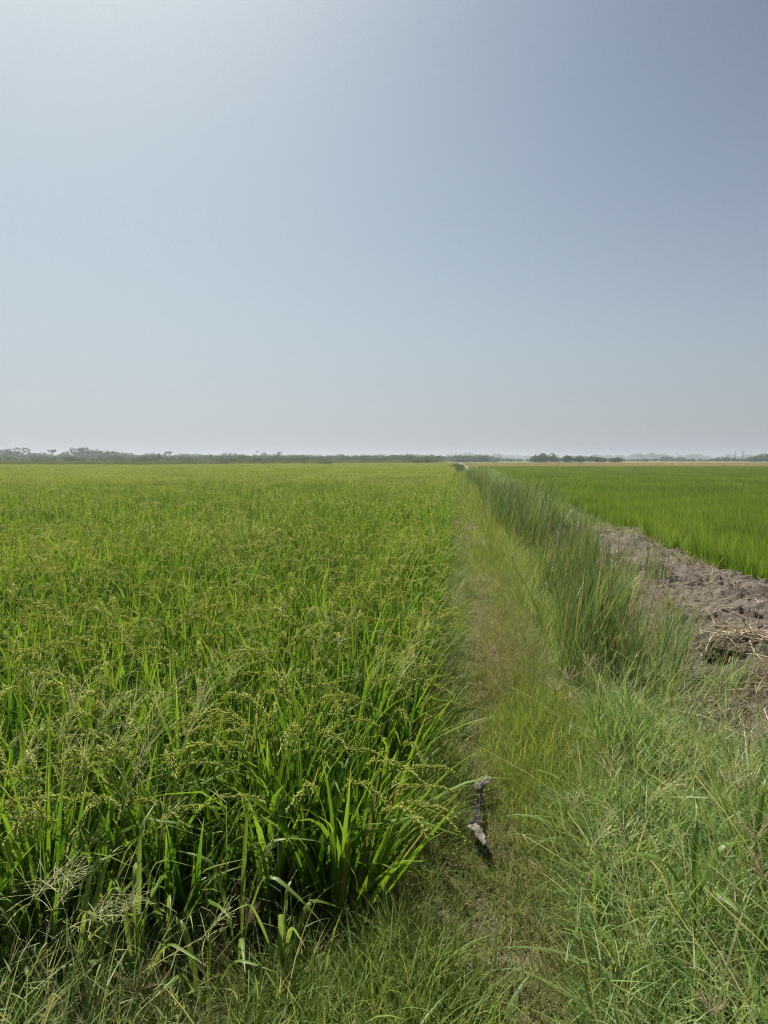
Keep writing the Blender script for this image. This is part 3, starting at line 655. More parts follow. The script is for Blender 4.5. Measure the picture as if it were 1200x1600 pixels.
grow('bank_cover_grass', 'green grass covering the bank beyond the bare mud', 'tangle', u1[ok], v1[ok], 9, 0.12, (0.14, 0.40), (0.004, 0.006), (0.05, 0.8), (0.1, 1.1), 3, 0.2, np.interp(v1[ok], [11, 30, 75], [0.8, 1.1, 1.8]), (0.1, 0.4))
u1, v1 = jgrid(1.7, 3.65, 3.9, 13, 0.11); ok = fbm(u1 * 2.2, v1 * 2.2, 93) > 0.40
grow('bank_litter', 'straw litter scattered over the bare mud bank', 'straw', u1[ok], v1[ok], 4, 0.12, (0.03, 0.14), (0.003, 0.006), (1.1, 1.6), (-0.1, 0.3), 2, 0.0)

mud_tufts = [grass_tuft(60, 0.10, (0.08, 0.22), (0.002, 0.004), (0.2, 1.3), (0.0, 0.9), 4, 'dry', 0.0) for _ in range(3)]
for px, py, sc_, lab in ((965, 862, 1.3, 'brown dead tuft at the far narrow end of the bare mud'), (1010, 885, 1.0, 'flattened dead tuft on the middle of the bare mud'), (1090, 880, 0.9, 'small dead tuft near the young rice on the mud bank'),
                         (1062, 1075, 1.1, 'dead tuft below the last reeds on the mud bank'), (1120, 1050, 0.9, 'dead tuft beside the straw-topped root mat'), (1040, 960, 0.9, 'dead tuft on the mud just behind the reeds')):
    x, y = P(px, py, 0.15); o = link('dead_tuft', mud_tufts[rng.integers(0, 3)], None, (x, y, float(top_z(x, y)) - 0.005)); o.scale = (sc_, sc_, sc_); o.rotation_euler.z = rng.uniform(0, 6.28)
    tag(o, lab, 'grass tuft')

# ------------------------------------------------------------------ reeds
def reed_mesh(n=54, h=1.0, r=0.15, lean_az=0.0, segs=6):
    mb = MB(); ang = rng.uniform(0, 6.28, n); rad = r * np.sqrt(rng.random(n))
    base = np.stack([rad * np.cos(ang), rad * np.sin(ang), np.zeros(n)], -1)
    az = np.where(rng.random(n) < 0.62, lean_az + rng.normal(0, 0.6, n), rng.uniform(0, 6.28, n))
    blades(mb, base, az, rng.uniform(0.02, 0.40, n), np.abs(rng.normal(0.26, 0.28, n)), rng.uniform(0.40, 1.12, n) * h, rng.uniform(0.006, 0.0125, n), segs, 0.3, 'leaf',
           rng.normal(0, 0.8, n), np.where(rng.random(n) < 0.14, rng.uniform(0.4, 1, n), 0), 1.7)
    m = n // 5
    blades(mb, base[:m], rng.uniform(0, 6.28, m), rng.uniform(0.3, 0.9, m), rng.uniform(0.2, 1.2, m), rng.uniform(0.25, 0.55, m) * h, 0.006, 4, 0, 'leaf', 0.5, rng.uniform(0.5, 1, m))
    return mb.mesh('reed_leaves', M['reed'])
reed_meshes = [reed_mesh() for _ in range(7)]
def reed(u, v, s, label, group):
    x = float(X(u, v)); root = link('reed_clump', reed_meshes[rng.integers(0, 7)], None, (x, v, float(gz(x, v)) - 0.02))
    root.scale = (s * 1.0, s * 1.0, s * rng.uniform(0.9, 1.1)); root.rotation_euler.z = rng.normal(0, 0.45)
    return tag(root, label, 'reed', group)
for i in range(28):
    v = 4.2 + 4.4 * rng.random() ** 1.2; u = 1.24 + 0.10 * (v - 4.2) + rng.normal(0, 0.24)
    reed(u, v, np.interp(v, [4, 5, 8], [0.84, 1.0, 0.95]) * rng.uniform(0.75, 1.08), 'slender green reed clump in the wet hollow beside the bare mud bank', 'reeds beside the bare mud bank')
for i in range(16):
    v = rng.uniform(7.4, 11.2); u = 1.8 + rng.normal(0, 0.25)
    reed(u, v, rng.uniform(0.6, 0.9), 'short sparse reed clump in the gap between the near and the tall reeds', 'sparse reeds in the gap')
for i in range(38):
    v = rng.uniform(10.8, 17.0); u = 1.55 + rng.normal(0, 0.28)
    reed(u, v, rng.uniform(1.0, 1.3), 'tall dark green reed clump standing farther down the footpath', 'tall reeds farther down the footpath')
for i in range(64):
    v = rng.uniform(17.5, 62); u = 1.5 + rng.normal(0, 0.32)
    reed(u, v, rng.uniform(0.85, 1.15), 'small grey-green reed clump in the far strip between the two fields', 'reeds in the far strip between the fields')
for k, (u, v, h, rz) in enumerate(((1.75, 13.2, 1.75, 0.3), (2.05, 14.2, 1.7, -0.1))):       # two stalks that stand above the rest
    mb = MB(); s = np.linspace(0, 1, 9); th = 0.10 + 0.45 * s + 0.25 * k * s
    p = np.concatenate([np.zeros((1, 3)), np.cumsum(np.stack([np.sin(th[1:]), 0 * s[1:], np.cos(th[1:])], -1) * h / 8, 0)])
    tube(mb, p, np.linspace(0.007, 0.003, 9), 5, (0.3, 0, 0.1))
    root = link('reed_stalk', None, None, (float(X(u, v)), v, float(gz(X(u, v), v)))); root.rotation_euler.z = rz
    mb.build('stem', M['reed'], root)
    for q, a, l, ln in ((7, 0.2, 0.6, 0.30), (5, -0.3, 0.5, 0.34)):
        b2 = MB(); blades(b2, p[[q]], a, l, 0.25, ln, 0.02, 5, 0.3, 'leaf', 0.4); b2.build('leaf', M['reed'], root)
    tag(root, ('tall reed stalk leaning above the reeds towards the sky', 'lower bent reed stalk reaching over the green young field')[k], 'reed')

# ------------------------------------------------------------------ shrubs, trees
def leaf_cloud(mb, lobes, n, size, mat=0, flat=0.0):
    """leaf clumps spread through ellipsoid lobes, denser towards their skins"""
    vol = np.array([l[3] * l[4] * l[5] for l in lobes]) ** 0.75; vol /= vol.sum()
    which = rng.choice(len(lobes), n, p=vol); lo = np.array(lobes)[which]
    d = rng.normal(0, 1, (n, 3)); d /= np.linalg.norm(d, axis=1)[:, None]
    rr = rng.uniform(0.25, 1.0, n) ** 0.45 * rng.uniform(0.9, 1.12, n)
    p = lo[:, :3] + d * lo[:, 3:6] * rr[:, None]
    a = rng.normal(0, 1, (n, 3)); a[:, 2] *= 0.5; a /= np.linalg.norm(a, axis=1)[:, None]
    b = np.cross(a, rng.normal(0, 1, (n, 3))); b /= np.linalg.norm(b, axis=1)[:, None]
    s = (size * rng.uniform(0.5, 1.25, n))[:, None]
    v = np.stack([p - a * s, p + b * s * 0.5, p + a * s, p - b * s * 0.5], 1)
    t = np.zeros((n, 4, 3)); t[..., 0] = rng.random(n)[:, None]
    mb.add(v, np.arange(n * 4).reshape(-1, 4), t.reshape(-1, 3), mat)
def trunk_mesh(h, r, limbs, lean=0.1):
    mb = MB(); s = np.linspace(0, 1, 6); a = rng.uniform(0, 6.28)
    p = np.stack([np.cos(a) * lean * h * s ** 1.6, np.sin(a) * lean * h * s ** 1.6, h * s - 0.15], -1)
    tube(mb, p, r * (1 - 0.55 * s), 7)
    for (x, y, z) in limbs:
        i = rng.integers(2, 5); q = p[i]; e = np.array([x, y, z]); t = np.linspace(0, 1, 5)[:, None]
        m = q + (e - q) * t + np.array([0, 0, 0.12 * h]) * np.sin(t * math.pi)
        tube(mb, m, np.linspace(r * 0.5, r * 0.12, 5), 5)
    return mb
def tree_kind(kind):
    """returns (trunk mesh, crown mesh) about one unit = one metre, height given by kind"""
    c = MB()
    if kind == 'acacia':          # thin bare stem and a flat umbrella
        lobes = [(rng.uniform(-2.2, 2.2), rng.uniform(-2, 2), 5.6 + rng.uniform(-0.3, 0.4), rng.uniform(0.9, 1.5), rng.uniform(0.9, 1.5), rng.uniform(0.35, 0.75)) for _ in range(8)]
        t = trunk_mesh(4.6, 0.20, [(l[0], l[1], l[2] - 0.2) for l in lobes], 0.12); n = 420; sz = 0.34
    elif kind == 'dome':          # broad low dome
        lobes = [(rng.uniform(-3.6, 3.6), rng.uniform(-2.5, 2.5), rng.uniform(1.6, 3.4), rng.uniform(1.5, 2.4), rng.uniform(1.5, 2.2), rng.uniform(1.2, 1.9)) for _ in range(10)]
        lobes = [(a, b, z - 0.09 * a * a, c1, c2, c3) for a, b, z, c1, c2, c3 in lobes]
        t = trunk_mesh(2.6, 0.24, [(l[0] * 0.7, l[1] * 0.7, l[2]) for l in lobes[:6]]); n = 900; sz = 0.42
    elif kind == 'upright':
        lobes = [(rng.uniform(-1.1, 1.1), rng.uniform(-1.1, 1.1), z, rng.uniform(0.9, 1.5), rng.uniform(0.9, 1.4), rng.uniform(0.8, 1.3)) for z in np.linspace(2.0, 6.4, 8)]
        t = trunk_mesh(5.2, 0.2, [(l[0], l[1], l[2]) for l in lobes[2:]]); n = 600; sz = 0.36
    elif kind == 'palm':
        t = trunk_mesh(7.0, 0.16, [], 0.05); k = 26
        az = rng.uniform(0, 6.28, k)
        top = np.concatenate(t.v)[35]
        blades(c, np.repeat([[top[0], top[1], 6.8]], k, 0), az, rng.uniform(0.3, 1.3, k), rng.uniform(0.5, 1.4, k), rng.uniform(1.4, 2.1, k), 0.5, 5, 0.4, 'leaf')
        return t.mesh('trunk', M['bark']), c.mesh('crown', M['tree'])
    else:                          # bush: foliage to the ground
        lobes = [(rng.uniform(-1.7, 1.7), rng.uniform(-1.3, 1.3), rng.uniform(0.7, 1.9), rng.uniform(0.8, 1.4), rng.uniform(0.8, 1.3), rng.uniform(0.7, 1.1)) for _ in range(8)]
        t = trunk_mesh(1.4, 0.12, [(l[0] * 0.8, l[1] * 0.8, l[2]) for l in lobes[:6]]); n = 620; sz = 0.26
    leaf_cloud(c, lobes, n, sz)
    return t.mesh('trunk', M['bark']), c.mesh('crown', M['tree'])
kinds = {k: [tree_kind(k) for _ in range(m)] for k, m in (('acacia', 2), ('dome', 5), ('upright', 4), ('palm', 2), ('bush', 6))}
def tree(kind, x, y, s, name, label, cat='tree', group=None, sz=None, pick=None):
    t, c = kinds[kind][rng.integers(0, len(kinds[kind])) if pick is None else pick]
    root = link(name, None, None, (x, y, -0.13)); root.rotation_euler.z = rng.uniform(0, 6.28)
    root.scale = (s, s, s if sz is None else sz)
    link('trunk', t, root); link('crown', c, root)
    return tag(root, label, cat, group)
def tree_px(kind, px, ytop, D, unit_h, name, label, wide=1.0, cat='tree', group=None, pick=None):
    h = HZ(ytop, D) + 0.13; sz = h / unit_h
    return tree(kind, PH(px, D), D, sz * wide, name, label, cat, group, sz, pick)
UH = {'acacia': 6.3, 'dome': 5.0, 'upright': 7.6, 'palm': 8.2, 'bush': 2.7}
# trees one can point to beyond the ripening field
for px, yt, kind, wide, D, lab in (
    (4, 700.5, 'dome', 1.3, 560, 'hazy domed tree at the outer end of the treeline, cut by the picture edge'),
    (33, 699.2, 'dome', 2.6, 430, 'broad domed tree mass, the widest rounded crown in the treeline'),
    (60, 706.5, 'dome', 1.5, 440, 'low rounded tree beside the broad domed crown'),
    (84, 702.8, 'acacia', 0.75, 420, 'small flat-topped acacia standing alone on a thin bare trunk'),
    (113, 705.5, 'dome', 1.4, 430, 'round low tree just before the larger flat-topped acacia'),
    (127, 699.8, 'acacia', 1.15, 420, 'larger flat-topped acacia with a spreading umbrella crown'),
    (146, 699.6, 'dome', 2.0, 430, 'tall dark tree joined to the umbrella acacia'),
    (166, 702.5, 'dome', 2.4, 440, 'long sloping tree crown next to the tall dark tree'),
    (190, 705.5, 'dome', 2.2, 450, 'low end of the sloping tree mass in the treeline'),
    (241, 706.2, 'upright', 0.8, 480, 'small pointed tree poking out of the treeline, first of two'),
    (249, 707.5, 'upright', 0.8, 480, 'small pointed tree poking out of the treeline, second of two'),
    (266, 705.0, 'acacia', 0.8, 480, 'small hazy tree with a flat crown and open gap beneath'),
    (403, 704.0, 'palm', 0.9, 520, 'dark palm-like tree standing above the middle of the treeline'),
    (415, 706.0, 'upright', 0.7, 520, 'narrow tree beside the dark palm-like tree'),
    (436, 704.6, 'upright', 1.2, 520, 'round-headed tree at the end of the middle treeline'),
    (353, 706.6, 'upright', 1.0, 540, 'rounded tree with a bright gap beside it in the treeline'),
    (369, 707.4, 'upright', 0.9, 540, 'pointed tree in the gap of the treeline'),
    (530, 708.4, 'dome', 1.6, 620, 'rounded tree rising above the low far hedge'),
    (634, 709.0, 'dome', 1.6, 640, 'last dark rounded tree before the blue far woods')):
    tree_px(kind, px, yt, D, UH[kind], 'tree' if kind != 'acacia' else 'acacia_tree', lab, wide)
g = 'trees of the hazy treeline beyond the ripening field'
for px in np.arange(-30, 700, 15.5):
    px = px + rng.uniform(-5, 5); D = rng.uniform(520, 640) + 0.15 * px
    yt = np.interp(px, [-30, 60, 200, 320, 440, 520, 640, 700], [706, 709, 708.5, 708.5, 708.6, 711, 711.5, 713]) + rng.uniform(-1.6, 1.2)
    k = 'dome' if rng.random() < 0.7 else 'upright'
    tree_px(k, px, yt, D, UH[k], 'tree', 'small grey-green tree of the hazy treeline beyond the ripening field', rng.uniform(1.1, 1.8), 'tree', g)
# bushes beyond the young field
for i, (px, yt, wide, lab) in enumerate((
    (835, 712.0, 1.2, 'olive bush at the near end of the bush row beyond the young field'),
    (849, 707.5, 1.0, 'tallest dark bush with a notched top in the row beyond the young field'),
    (864, 711.0, 1.3, 'olive round bush behind the leaning reed stalk'),
    (884, 711.8, 1.3, 'low grey-green bush in the middle of the bush row'),
    (903, 711.2, 1.8, 'wide dark bush right of the middle of the bush row'),
    (932, 711.4, 1.8, 'broad dark-green bush past the gap in the bush row'),
    (955, 713.6, 1.5, 'smallest low bush at the far end of the bush row'))):
    tree_px('bush', px, yt, 250 + 6 * (i % 3), UH['bush'], 'bush', lab, wide, 'bush')
for px, yt, wide, D, lab in ((1040, 713.2, 3.2, 520, 'long flat hazy bush alone on the plain beyond the dry field'), (1062, 713.8, 1.6, 520, 'small hazy bush near the thin leaning pole'),
    (1128, 713.6, 1.7, 420, 'low bush before the poles at the picture edge'), (1143, 714.8, 1.4, 420, 'tiny low bush under the pair of poles')):
    tree_px('bush', px, yt, D, UH['bush'], 'bush', lab, wide, 'bush')
for px, yt, wide, lab in ((1168, 712.5, 1.7, 'dark tree right behind the utility poles'), (1183, 711.6, 1.5, 'second dark tree behind the utility poles'), (1196, 706.8, 1.3, 'tallest dark tree at the outer edge beyond the young field'),
    (1213, 705.5, 1.4, 'dark tree just past the picture edge')):
    tree_px('dome', px, yt, 400, UH['dome'], 'tree', lab, wide)

# utility poles
def pole(px, ytop, D, arms, lab, lean=0.0):
    h = HZ(ytop, D); root = link('utility_pole', None, None, (PH(px, D), D, -0.13)); root.rotation_euler = (0, lean, rng.uniform(-0.2, 0.2))
    mb = MB(); tube(mb, [(0, 0, -0.2), (0, 0, h * 0.5), (0, 0, h)], [0.19, 0.16, 0.12], 8); mb.build('pole', M['pole'], root)
    for k in range(arms):
        z = h - 0.35 - 1.0 * k; mb = MB(); tube(mb, [(-1.1, 0.16, z), (0, 0.16, z), (1.1, 0.16, z)], 0.08, 4)
        arm = mb.build('crossarm', M['pole'], root)
        for x in (-0.95, 0, 0.95):
            q = MB(); tube(q, [(x, 0.16, z + 0.05), (x, 0.16, z + 0.18), (x, 0.16, z + 0.30)], [0.05, 0.09, 0.04], 6); q.build('insulator', M['metal'], arm)
    return tag(root, lab, 'pole')
pole(1146, 704.5, 420, 0, 'bare utility pole without crossarms, the thinner of the pair')
pole(1157, 703.5, 400, 2, 'utility pole with crossarms beside the dark trees')
pole(998, 706.5, 640, 1, 'faint single pole above the dry field past the bush row')
pole(1057, 706.5, 640, 1, 'faint leaning pole near the long flat bush', -0.18)

# ------------------------------------------------------------------ scrub bands and dry field
def thicket_mesh():
    c = MB(); lobes = [(rng.uniform(-2.0, 2.0), rng.uniform(-1.3, 1.3), rng.uniform(0.5, 1.9), rng.uniform(0.8, 1.5), rng.uniform(0.8, 1.3), rng.uniform(0.6, 1.0)) for _ in range(9)]
    leaf_cloud(c, lobes, 520, 0.28); return c.mesh('thicket', M['thicket'])
scrub_src = source_collection('scrub_source', [thicket_mesh() for _ in range(6)])
def scrub_mesh(n, h, mat):
    mb = MB(); ang = rng.uniform(0, 6.28, n); rad = 1.2 * np.sqrt(rng.random(n))
    blades(mb, np.stack([rad * np.cos(ang), rad * np.sin(ang), np.zeros(n)], -1), rng.uniform(0, 6.28, n), rng.uniform(0, 0.5, n), rng.uniform(0, 0.8, n),
           rng.uniform(0.5, 1, n) * h, 0.06, 3, 0, 'leaf', 0.5)
    return mb.mesh('scrub', M[mat])
reedbed = source_collection('far_grass_source', [scrub_mesh(90, 1.3, 'scrub') for _ in range(4)])
drygrass = source_collection('dry_field_source', [scrub_mesh(110, 0.5, 'wheat') for _ in range(4)])
x1 = []; 
for D0, D1, x0, xb, sp in ((114, 190, -118, 8, 2.1), (190, 330, -210, 60, 3.2)):
    a, b = np.meshgrid(np.arange(x0, xb, sp), np.arange(D0, D1, sp)); a = a.ravel() + rng.uniform(-1, 1, a.size); b = b.ravel() + rng.uniform(-1, 1, b.size)
    ok = (a < 0.1 * b - 4) & (np.abs(a) < b * 0.6 + 6) & (b > np.interp(a, [-90, -40, -10, 20], [112, 120, 155, 172])); x1.append(np.stack([a[ok], b[ok], np.full(ok.sum(), -0.14)], -1))
pts = np.concatenate(x1); n = len(pts)
scatter('far_grass_scrub', pts, rng.uniform(0, 6.28, n), rng.uniform(0.7, 1.2, n) * np.interp(pts[:, 1], [114, 330], [0.9, 1.4]), reedbed,
        'rough grey-green grassland between the ripening field and the treeline', 'scrub')
pts = []
for D, dens, s, x0, xb, spread in ((135, 0.16, 0.45, -85, -8, 6), (200, 0.5, 0.8, -130, 14, 14), (270, 0.8, 1.1, -175, 22, 14), (350, 1.0, 1.25, -225, 55, 14), (410, 1.0, 1.35, -260, 60, 12)):
    n = int((xb - x0) * dens); a = rng.uniform(x0, xb, n); b = D + rng.normal(0, spread, n); pts.append(np.stack([a, b, np.full(n, -0.13), np.full(n, s)], -1))
pts = np.concatenate(pts); n = len(pts)
scatter('scrub_thicket', pts[:, :3], rng.uniform(0, 6.28, n), pts[:, 3] * rng.uniform(0.7, 1.15, n), scrub_src,
        'low grey-green thicket running in bands before the treeline', 'scrub')
a, b = np.meshgrid(np.arange(2, 190, 1.9), np.arange(113, 245, 1.9)); a = a.ravel() + rng.uniform(-0.9, 0.9, a.size); b = b.ravel() + rng.uniform(-0.9, 0.9, b.size)
ok = (a > 0.1075 * b + 3) & (a < b * 0.6 + 5); pts = np.stack([a[ok], b[ok], np.full(ok.sum(), -0.14)], -1); n = len(pts)
scatter('dry_grass_field', pts, rng.uniform(0, 6.28, n), rng.uniform(0.8, 1.2, n), drygrass, 'pale straw-coloured dry field beyond the young rice', 'dry grass')
n = 420; a = rng.uniform(20, 420, n); b = 430 + rng.normal(0, 30, n) + 0.2 * a
scatter('low_far_hedge', np.stack([a, b, np.full(n, -0.13)], -1), rng.uniform(0, 6.28, n), rng.uniform(0.5, 0.85, n), scrub_src,
        'low dark green hedge line behind the dry field', 'hedge')
# far woods in the haze
def wood_mesh(): 
    mb = MB(); lobes = [(rng.uniform(-22, 22), rng.uniform(-6, 6), rng.uniform(2.5, 8), rng.uniform(3, 7), rng.uniform(3, 5), rng.uniform(2.5, 4.5)) for _ in range(14)]
    leaf_cloud(mb, lobes, 500, 1.7); return mb.mesh('woods', M['tree'])
woods = source_collection('woods_source', [wood_mesh() for _ in range(4)])
n = 150; b = rng.uniform(1300, 2300, n); a = rng.uniform(-0.30, 0.64, n) * b
scatter('far_woods', np.stack([a, b, np.full(n, -0.5)], -1), rng.uniform(-0.3, 0.3, n), rng.uniform(0.75, 1.25, n), woods, 'faint blue woods on the horizon in the haze', 'woods')

# shrubs closing the strip between the fields
hb = [MB() for _ in range(4)]
hedge_kinds = []
for q in hb:
    lobes = [(rng.uniform(-0.5, 0.5), rng.uniform(-0.6, 0.6), rng.uniform(0.3, 1.1), rng.uniform(0.35, 0.6), rng.uniform(0.35, 0.6), rng.uniform(0.3, 0.5)) for _ in range(7)]
    leaf_cloud(q, lobes, 700, 0.09); hedge_kinds.append((trunk_mesh(0.8, 0.03, [(l[0] * 0.8, l[1] * 0.8, l[2]) for l in lobes]).mesh('stem', M['bark']), q.mesh('foliage', M['hedge'])))
for i, v in enumerate(np.linspace(68, 112, 11)):
    u = (1.2 if i % 2 else 0.6) + rng.normal(0, 0.25) - (0.5 if v > 55 else 0); t, c = hedge_kinds[i % 4]
    root = link('olive_shrub', None, None, (float(X(u, v)), v, float(gz(X(u, v), v)))); s = rng.uniform(0.5, 0.8); root.scale = (s * 0.9, s * 1.6, s); root.rotation_euler.z = rng.uniform(0, 6.28)
    link('stem', t, root); link('foliage', c, root)
    tag(root, 'dull olive shrub in the row that closes the strip between the two fields', 'shrub', 'olive shrubs between the fields')

# ------------------------------------------------------------------ single plants in the foreground
def broad_plant(px, py, leaves, label):
    x, y = P(px, py, -0.05); z = float(gz(x, y)); root = link('broad_grass_plant', None, None, (x, y, z))
    for (az, lean, kp, ka, L, W, z0, cv) in leaves:
        mb = MB(); blades(mb, [(0.01 * math.cos(az), 0.01 * math.sin(az), z0)], az, lean, cv, L * 1.12, W * 1.35, 14, 0.4, 'leaf', rng.normal(0, 0.35), 0.0, 1.4, (kp, ka))
        mb.build('leaf', M['broad'], root)
    zt = max(l[6] for l in leaves) + 0.06; mb = MB(); tube(mb, [(0, 0, -0.02), (0.004, 0, zt * 0.5), (0, 0, zt)], [0.004, 0.0035, 0.002], 5, (0.5, 0, 0)); mb.build('stem', M['broad'], root)
    return tag(root, label, 'grass plant')
broad_plant(215, 1560, [(2.7, 0.12, 0.78, 2.3, 0.36, 0.015, 0.05, 0.1), (0.5, 0.10, 0.72, 1.9, 0.42, 0.014, 0.10, 0.1), (1.4, 0.05, 0.8, 1.2, 0.44, 0.013, 0.14, 0.1), (-0.6, 0.5, 0.6, 0.8, 0.38, 0.015, 0.05, 0.4), (3.6, 0.45, 0.5, 0.7, 0.30, 0.014, 0.03, 0.5), (1.9, 0.25, 0.65, 1.6, 0.32, 0.013, 0.16, 0.2)],
            'broad-bladed grass with sharply folded leaves at the foot of the near rice')
broad_plant(375, 1500, [(0.25, 0.10, 0.62, 1.2, 0.52, 0.014, 0.12, 0.7), (-0.5, 0.16, 0.58, 1.3, 0.50, 0.014, 0.10, 0.8), (2.9, 0.15, 0.7, 1.0, 0.42, 0.013, 0.08, 0.4), (1.2, 0.05, 0.9, 0.3, 0.50, 0.012, 0.12, 0.2), (-1.3, 0.4, 0.6, 0.9, 0.34, 0.014, 0.04, 0.4)],
            'broad-bladed grass with two long arching leaves beside the dark foot of the rice')
broad_plant(318, 1590, [(0.9, 0.08, 0.82, 2.4, 0.27, 0.013, 0.03, 0.05), (2.4, 0.35, 0.6, 1.1, 0.32, 0.014, 0.04, 0.3), (-0.3, 0.4, 0.6, 0.9, 0.30, 0.014, 0.03, 0.5), (4.2, 0.3, 0.6, 1.0, 0.26, 0.013, 0.03, 0.4)],
            'small broad-bladed grass with one blade folded over, nearest the lower picture edge')
broad_plant(20, 1520, [(3.9, 0.2, 0.6, 1.2, 0.40, 0.016, 0.06, 0.3), (0.4, 0.35, 0.6, 0.7, 0.36, 0.015, 0.06, 0.5), (2.0, 0.08, 0.8, 1.4, 0.46, 0.014, 0.1, 0.1), (-0.9, 0.5, 0.5, 0.9, 0.34, 0.015, 0.04, 0.3)],
            'broad-bladed grass at the outer corner of the weedy foreground')
broad_plant(1080, 1560, [(2.9, 0.5, 0.5, 0.8, 0.26, 0.016, 0.24, 0.4), (0.2, 0.35, 0.55, 0.8, 0.26, 0.018, 0.26, 0.5), (1.2, 0.1, 0.8, 1.0, 0.30, 0.014, 0.22, 0.2), (-1.2, 0.4, 0.5, 1.0, 0.24, 0.016, 0.2, 0.4)],
            'grey-green broad-bladed grass standing in the tangled grass near the lower edge')
broad_plant(1170, 1480, [(2.6, 0.3, 0.6, 1.2, 0.34, 0.015, 0.22, 0.4), (0.8, 0.2, 0.7, 0.8, 0.34, 0.014, 0.22, 0.4), (-0.8, 0.5, 0.5, 0.8, 0.3, 0.015, 0.2, 0.3)],
            'long arching broad blade in the tangled grass below the dusky seed heads')

for i, (px, py, lab) in enumerate(((120, 1570, 'broad-bladed grass spreading low before the weedy rice foot'), (440, 1545, 'thin broad-bladed grass at the rim of the dark rice foot'), (265, 1500, 'upright broad-bladed grass between the two folded ones'),
        (165, 1500, 'pale upright broad-bladed grass in front of the weed stalks'))):
    broad_plant(px, py, [(rng.uniform(0, 6.28), rng.uniform(0.05, 0.45), rng.uniform(0.5, 0.85), rng.uniform(0.5, 2.0), rng.uniform(0.24, 0.40), rng.uniform(0.010, 0.014), rng.uniform(0.03, 0.14), rng.uniform(0.1, 0.5)) for _ in range(5)], lab)

def weed_head(root_name, x, y, h, az, lean, label, group=None):
    """an airy weed stalk with many hair-thin branches"""
    root = link(root_name, None, None, (x, y, float(gz(x, y)))); mb = MB(); s = np.linspace(0, 1, 12)
    th = lean * s + 0.7 * sstep(0.6, 1, s) * lean * 2
    p = np.concatenate([np.zeros((1, 3)), np.cumsum(np.stack([np.sin(th[1:]) * math.cos(az), np.sin(th[1:]) * math.sin(az), np.cos(th[1:])], -1) * h / 11, 0)])
    tube(mb, p, np.linspace(0.0018, 0.0006, 12), 4, (0.4, 0, 0)); mb.build('stem', M['weed'], root)
    hd = MB(); nb = 26; f = rng.uniform(0.72, 1.0, nb) * 11; i0 = np.minimum(f.astype(int), 10); b = p[i0] + (p[i0 + 1] - p[i0]) * (f - i0)[:, None]
    L = ((1.25 - f / 11) * 0.26 + 0.04) * min(1.0, h / 0.75)
    pp = blades(hd, b, az + rng.normal(0, 1.3, nb), lean + rng.uniform(0.1, 0.8, nb), rng.uniform(0.2, 0.8, nb), L * rng.uniform(0.7, 1.1, nb), 0.0016, 4, 0, 'flat', 0)
    for k in (2, 3, 4): grains(hd, pp[:, k], pp[:, k] - pp[:, k - 1], 0.006, 0.0011, (0.2, 0.8))
    q = hd.build('seed_head', M['weed'], root); q['kind'] = 'stuff'
    return tag(root, label, 'weed', group)
for px, py, h in ((300, 1330, 0.82), (130, 1440, 0.74), (60, 1500, 0.62), (85, 1450, 0.70), (215, 1410, 0.80), (340, 1290, 0.86), (470, 1210, 0.86), (600, 1260, 0.84), (630, 1220, 0.84), (560, 1240, 0.86), (180, 1470, 0.66),
                  (20, 1420, 0.72), (250, 1480, 0.60), (420, 1270, 0.82), (690, 1120, 0.78), (395, 1500, 0.42), (40, 1330, 0.84), (520, 1170, 0.9), (110, 1400, 0.82), (160, 1420, 0.80), (10, 1470, 0.74), (270, 1400, 0.84), (640, 1180, 0.86), (230, 1340, 0.86), (75, 1390, 0.8)):
    x, y = P(px, py, -0.1)
    weed_head('weed_stalk', x, y, h, rng.uniform(-0.9, 0.9), rng.uniform(0.1, 0.3), 'airy weed stalk with hair-thin seed branches among the near rice', 'weed stalks among the near rice')
for px, py, h in ((905, 1500, 0.50), (985, 1420, 0.55), (1060, 1380, 0.52), (1120, 1450, 0.55), (1165, 1400, 0.50), (1010, 1530, 0.5), (1085, 1270, 0.44), (940, 1330, 0.42), (1180, 1330, 0.46), (880, 1380, 0.36)):
    x, y = P(px, py, 0.0)
    weed_head('weed_stalk', x, y, h, rng.uniform(0, 6.28), rng.uniform(0.15, 0.5), 'thin pale weed stalk rising out of the tangled grass on the near bank', 'weed stalks on the near bank')
for px, py, h in ((30, 1560, 0.46), (95, 1585, 0.42), (150, 1590, 0.38), (60, 1600, 0.44), (190, 1560, 0.44), (300, 1590, 0.34), (5, 1590, 0.5)):
    x, y = P(px, py, 0.0)
    weed_head('weed_stalk', x, y, h, rng.uniform(-1.0, 1.6), rng.uniform(0.2, 0.5), 'low wispy weed stalk in the weedy corner before the rice', 'weed stalks in the weedy corner')
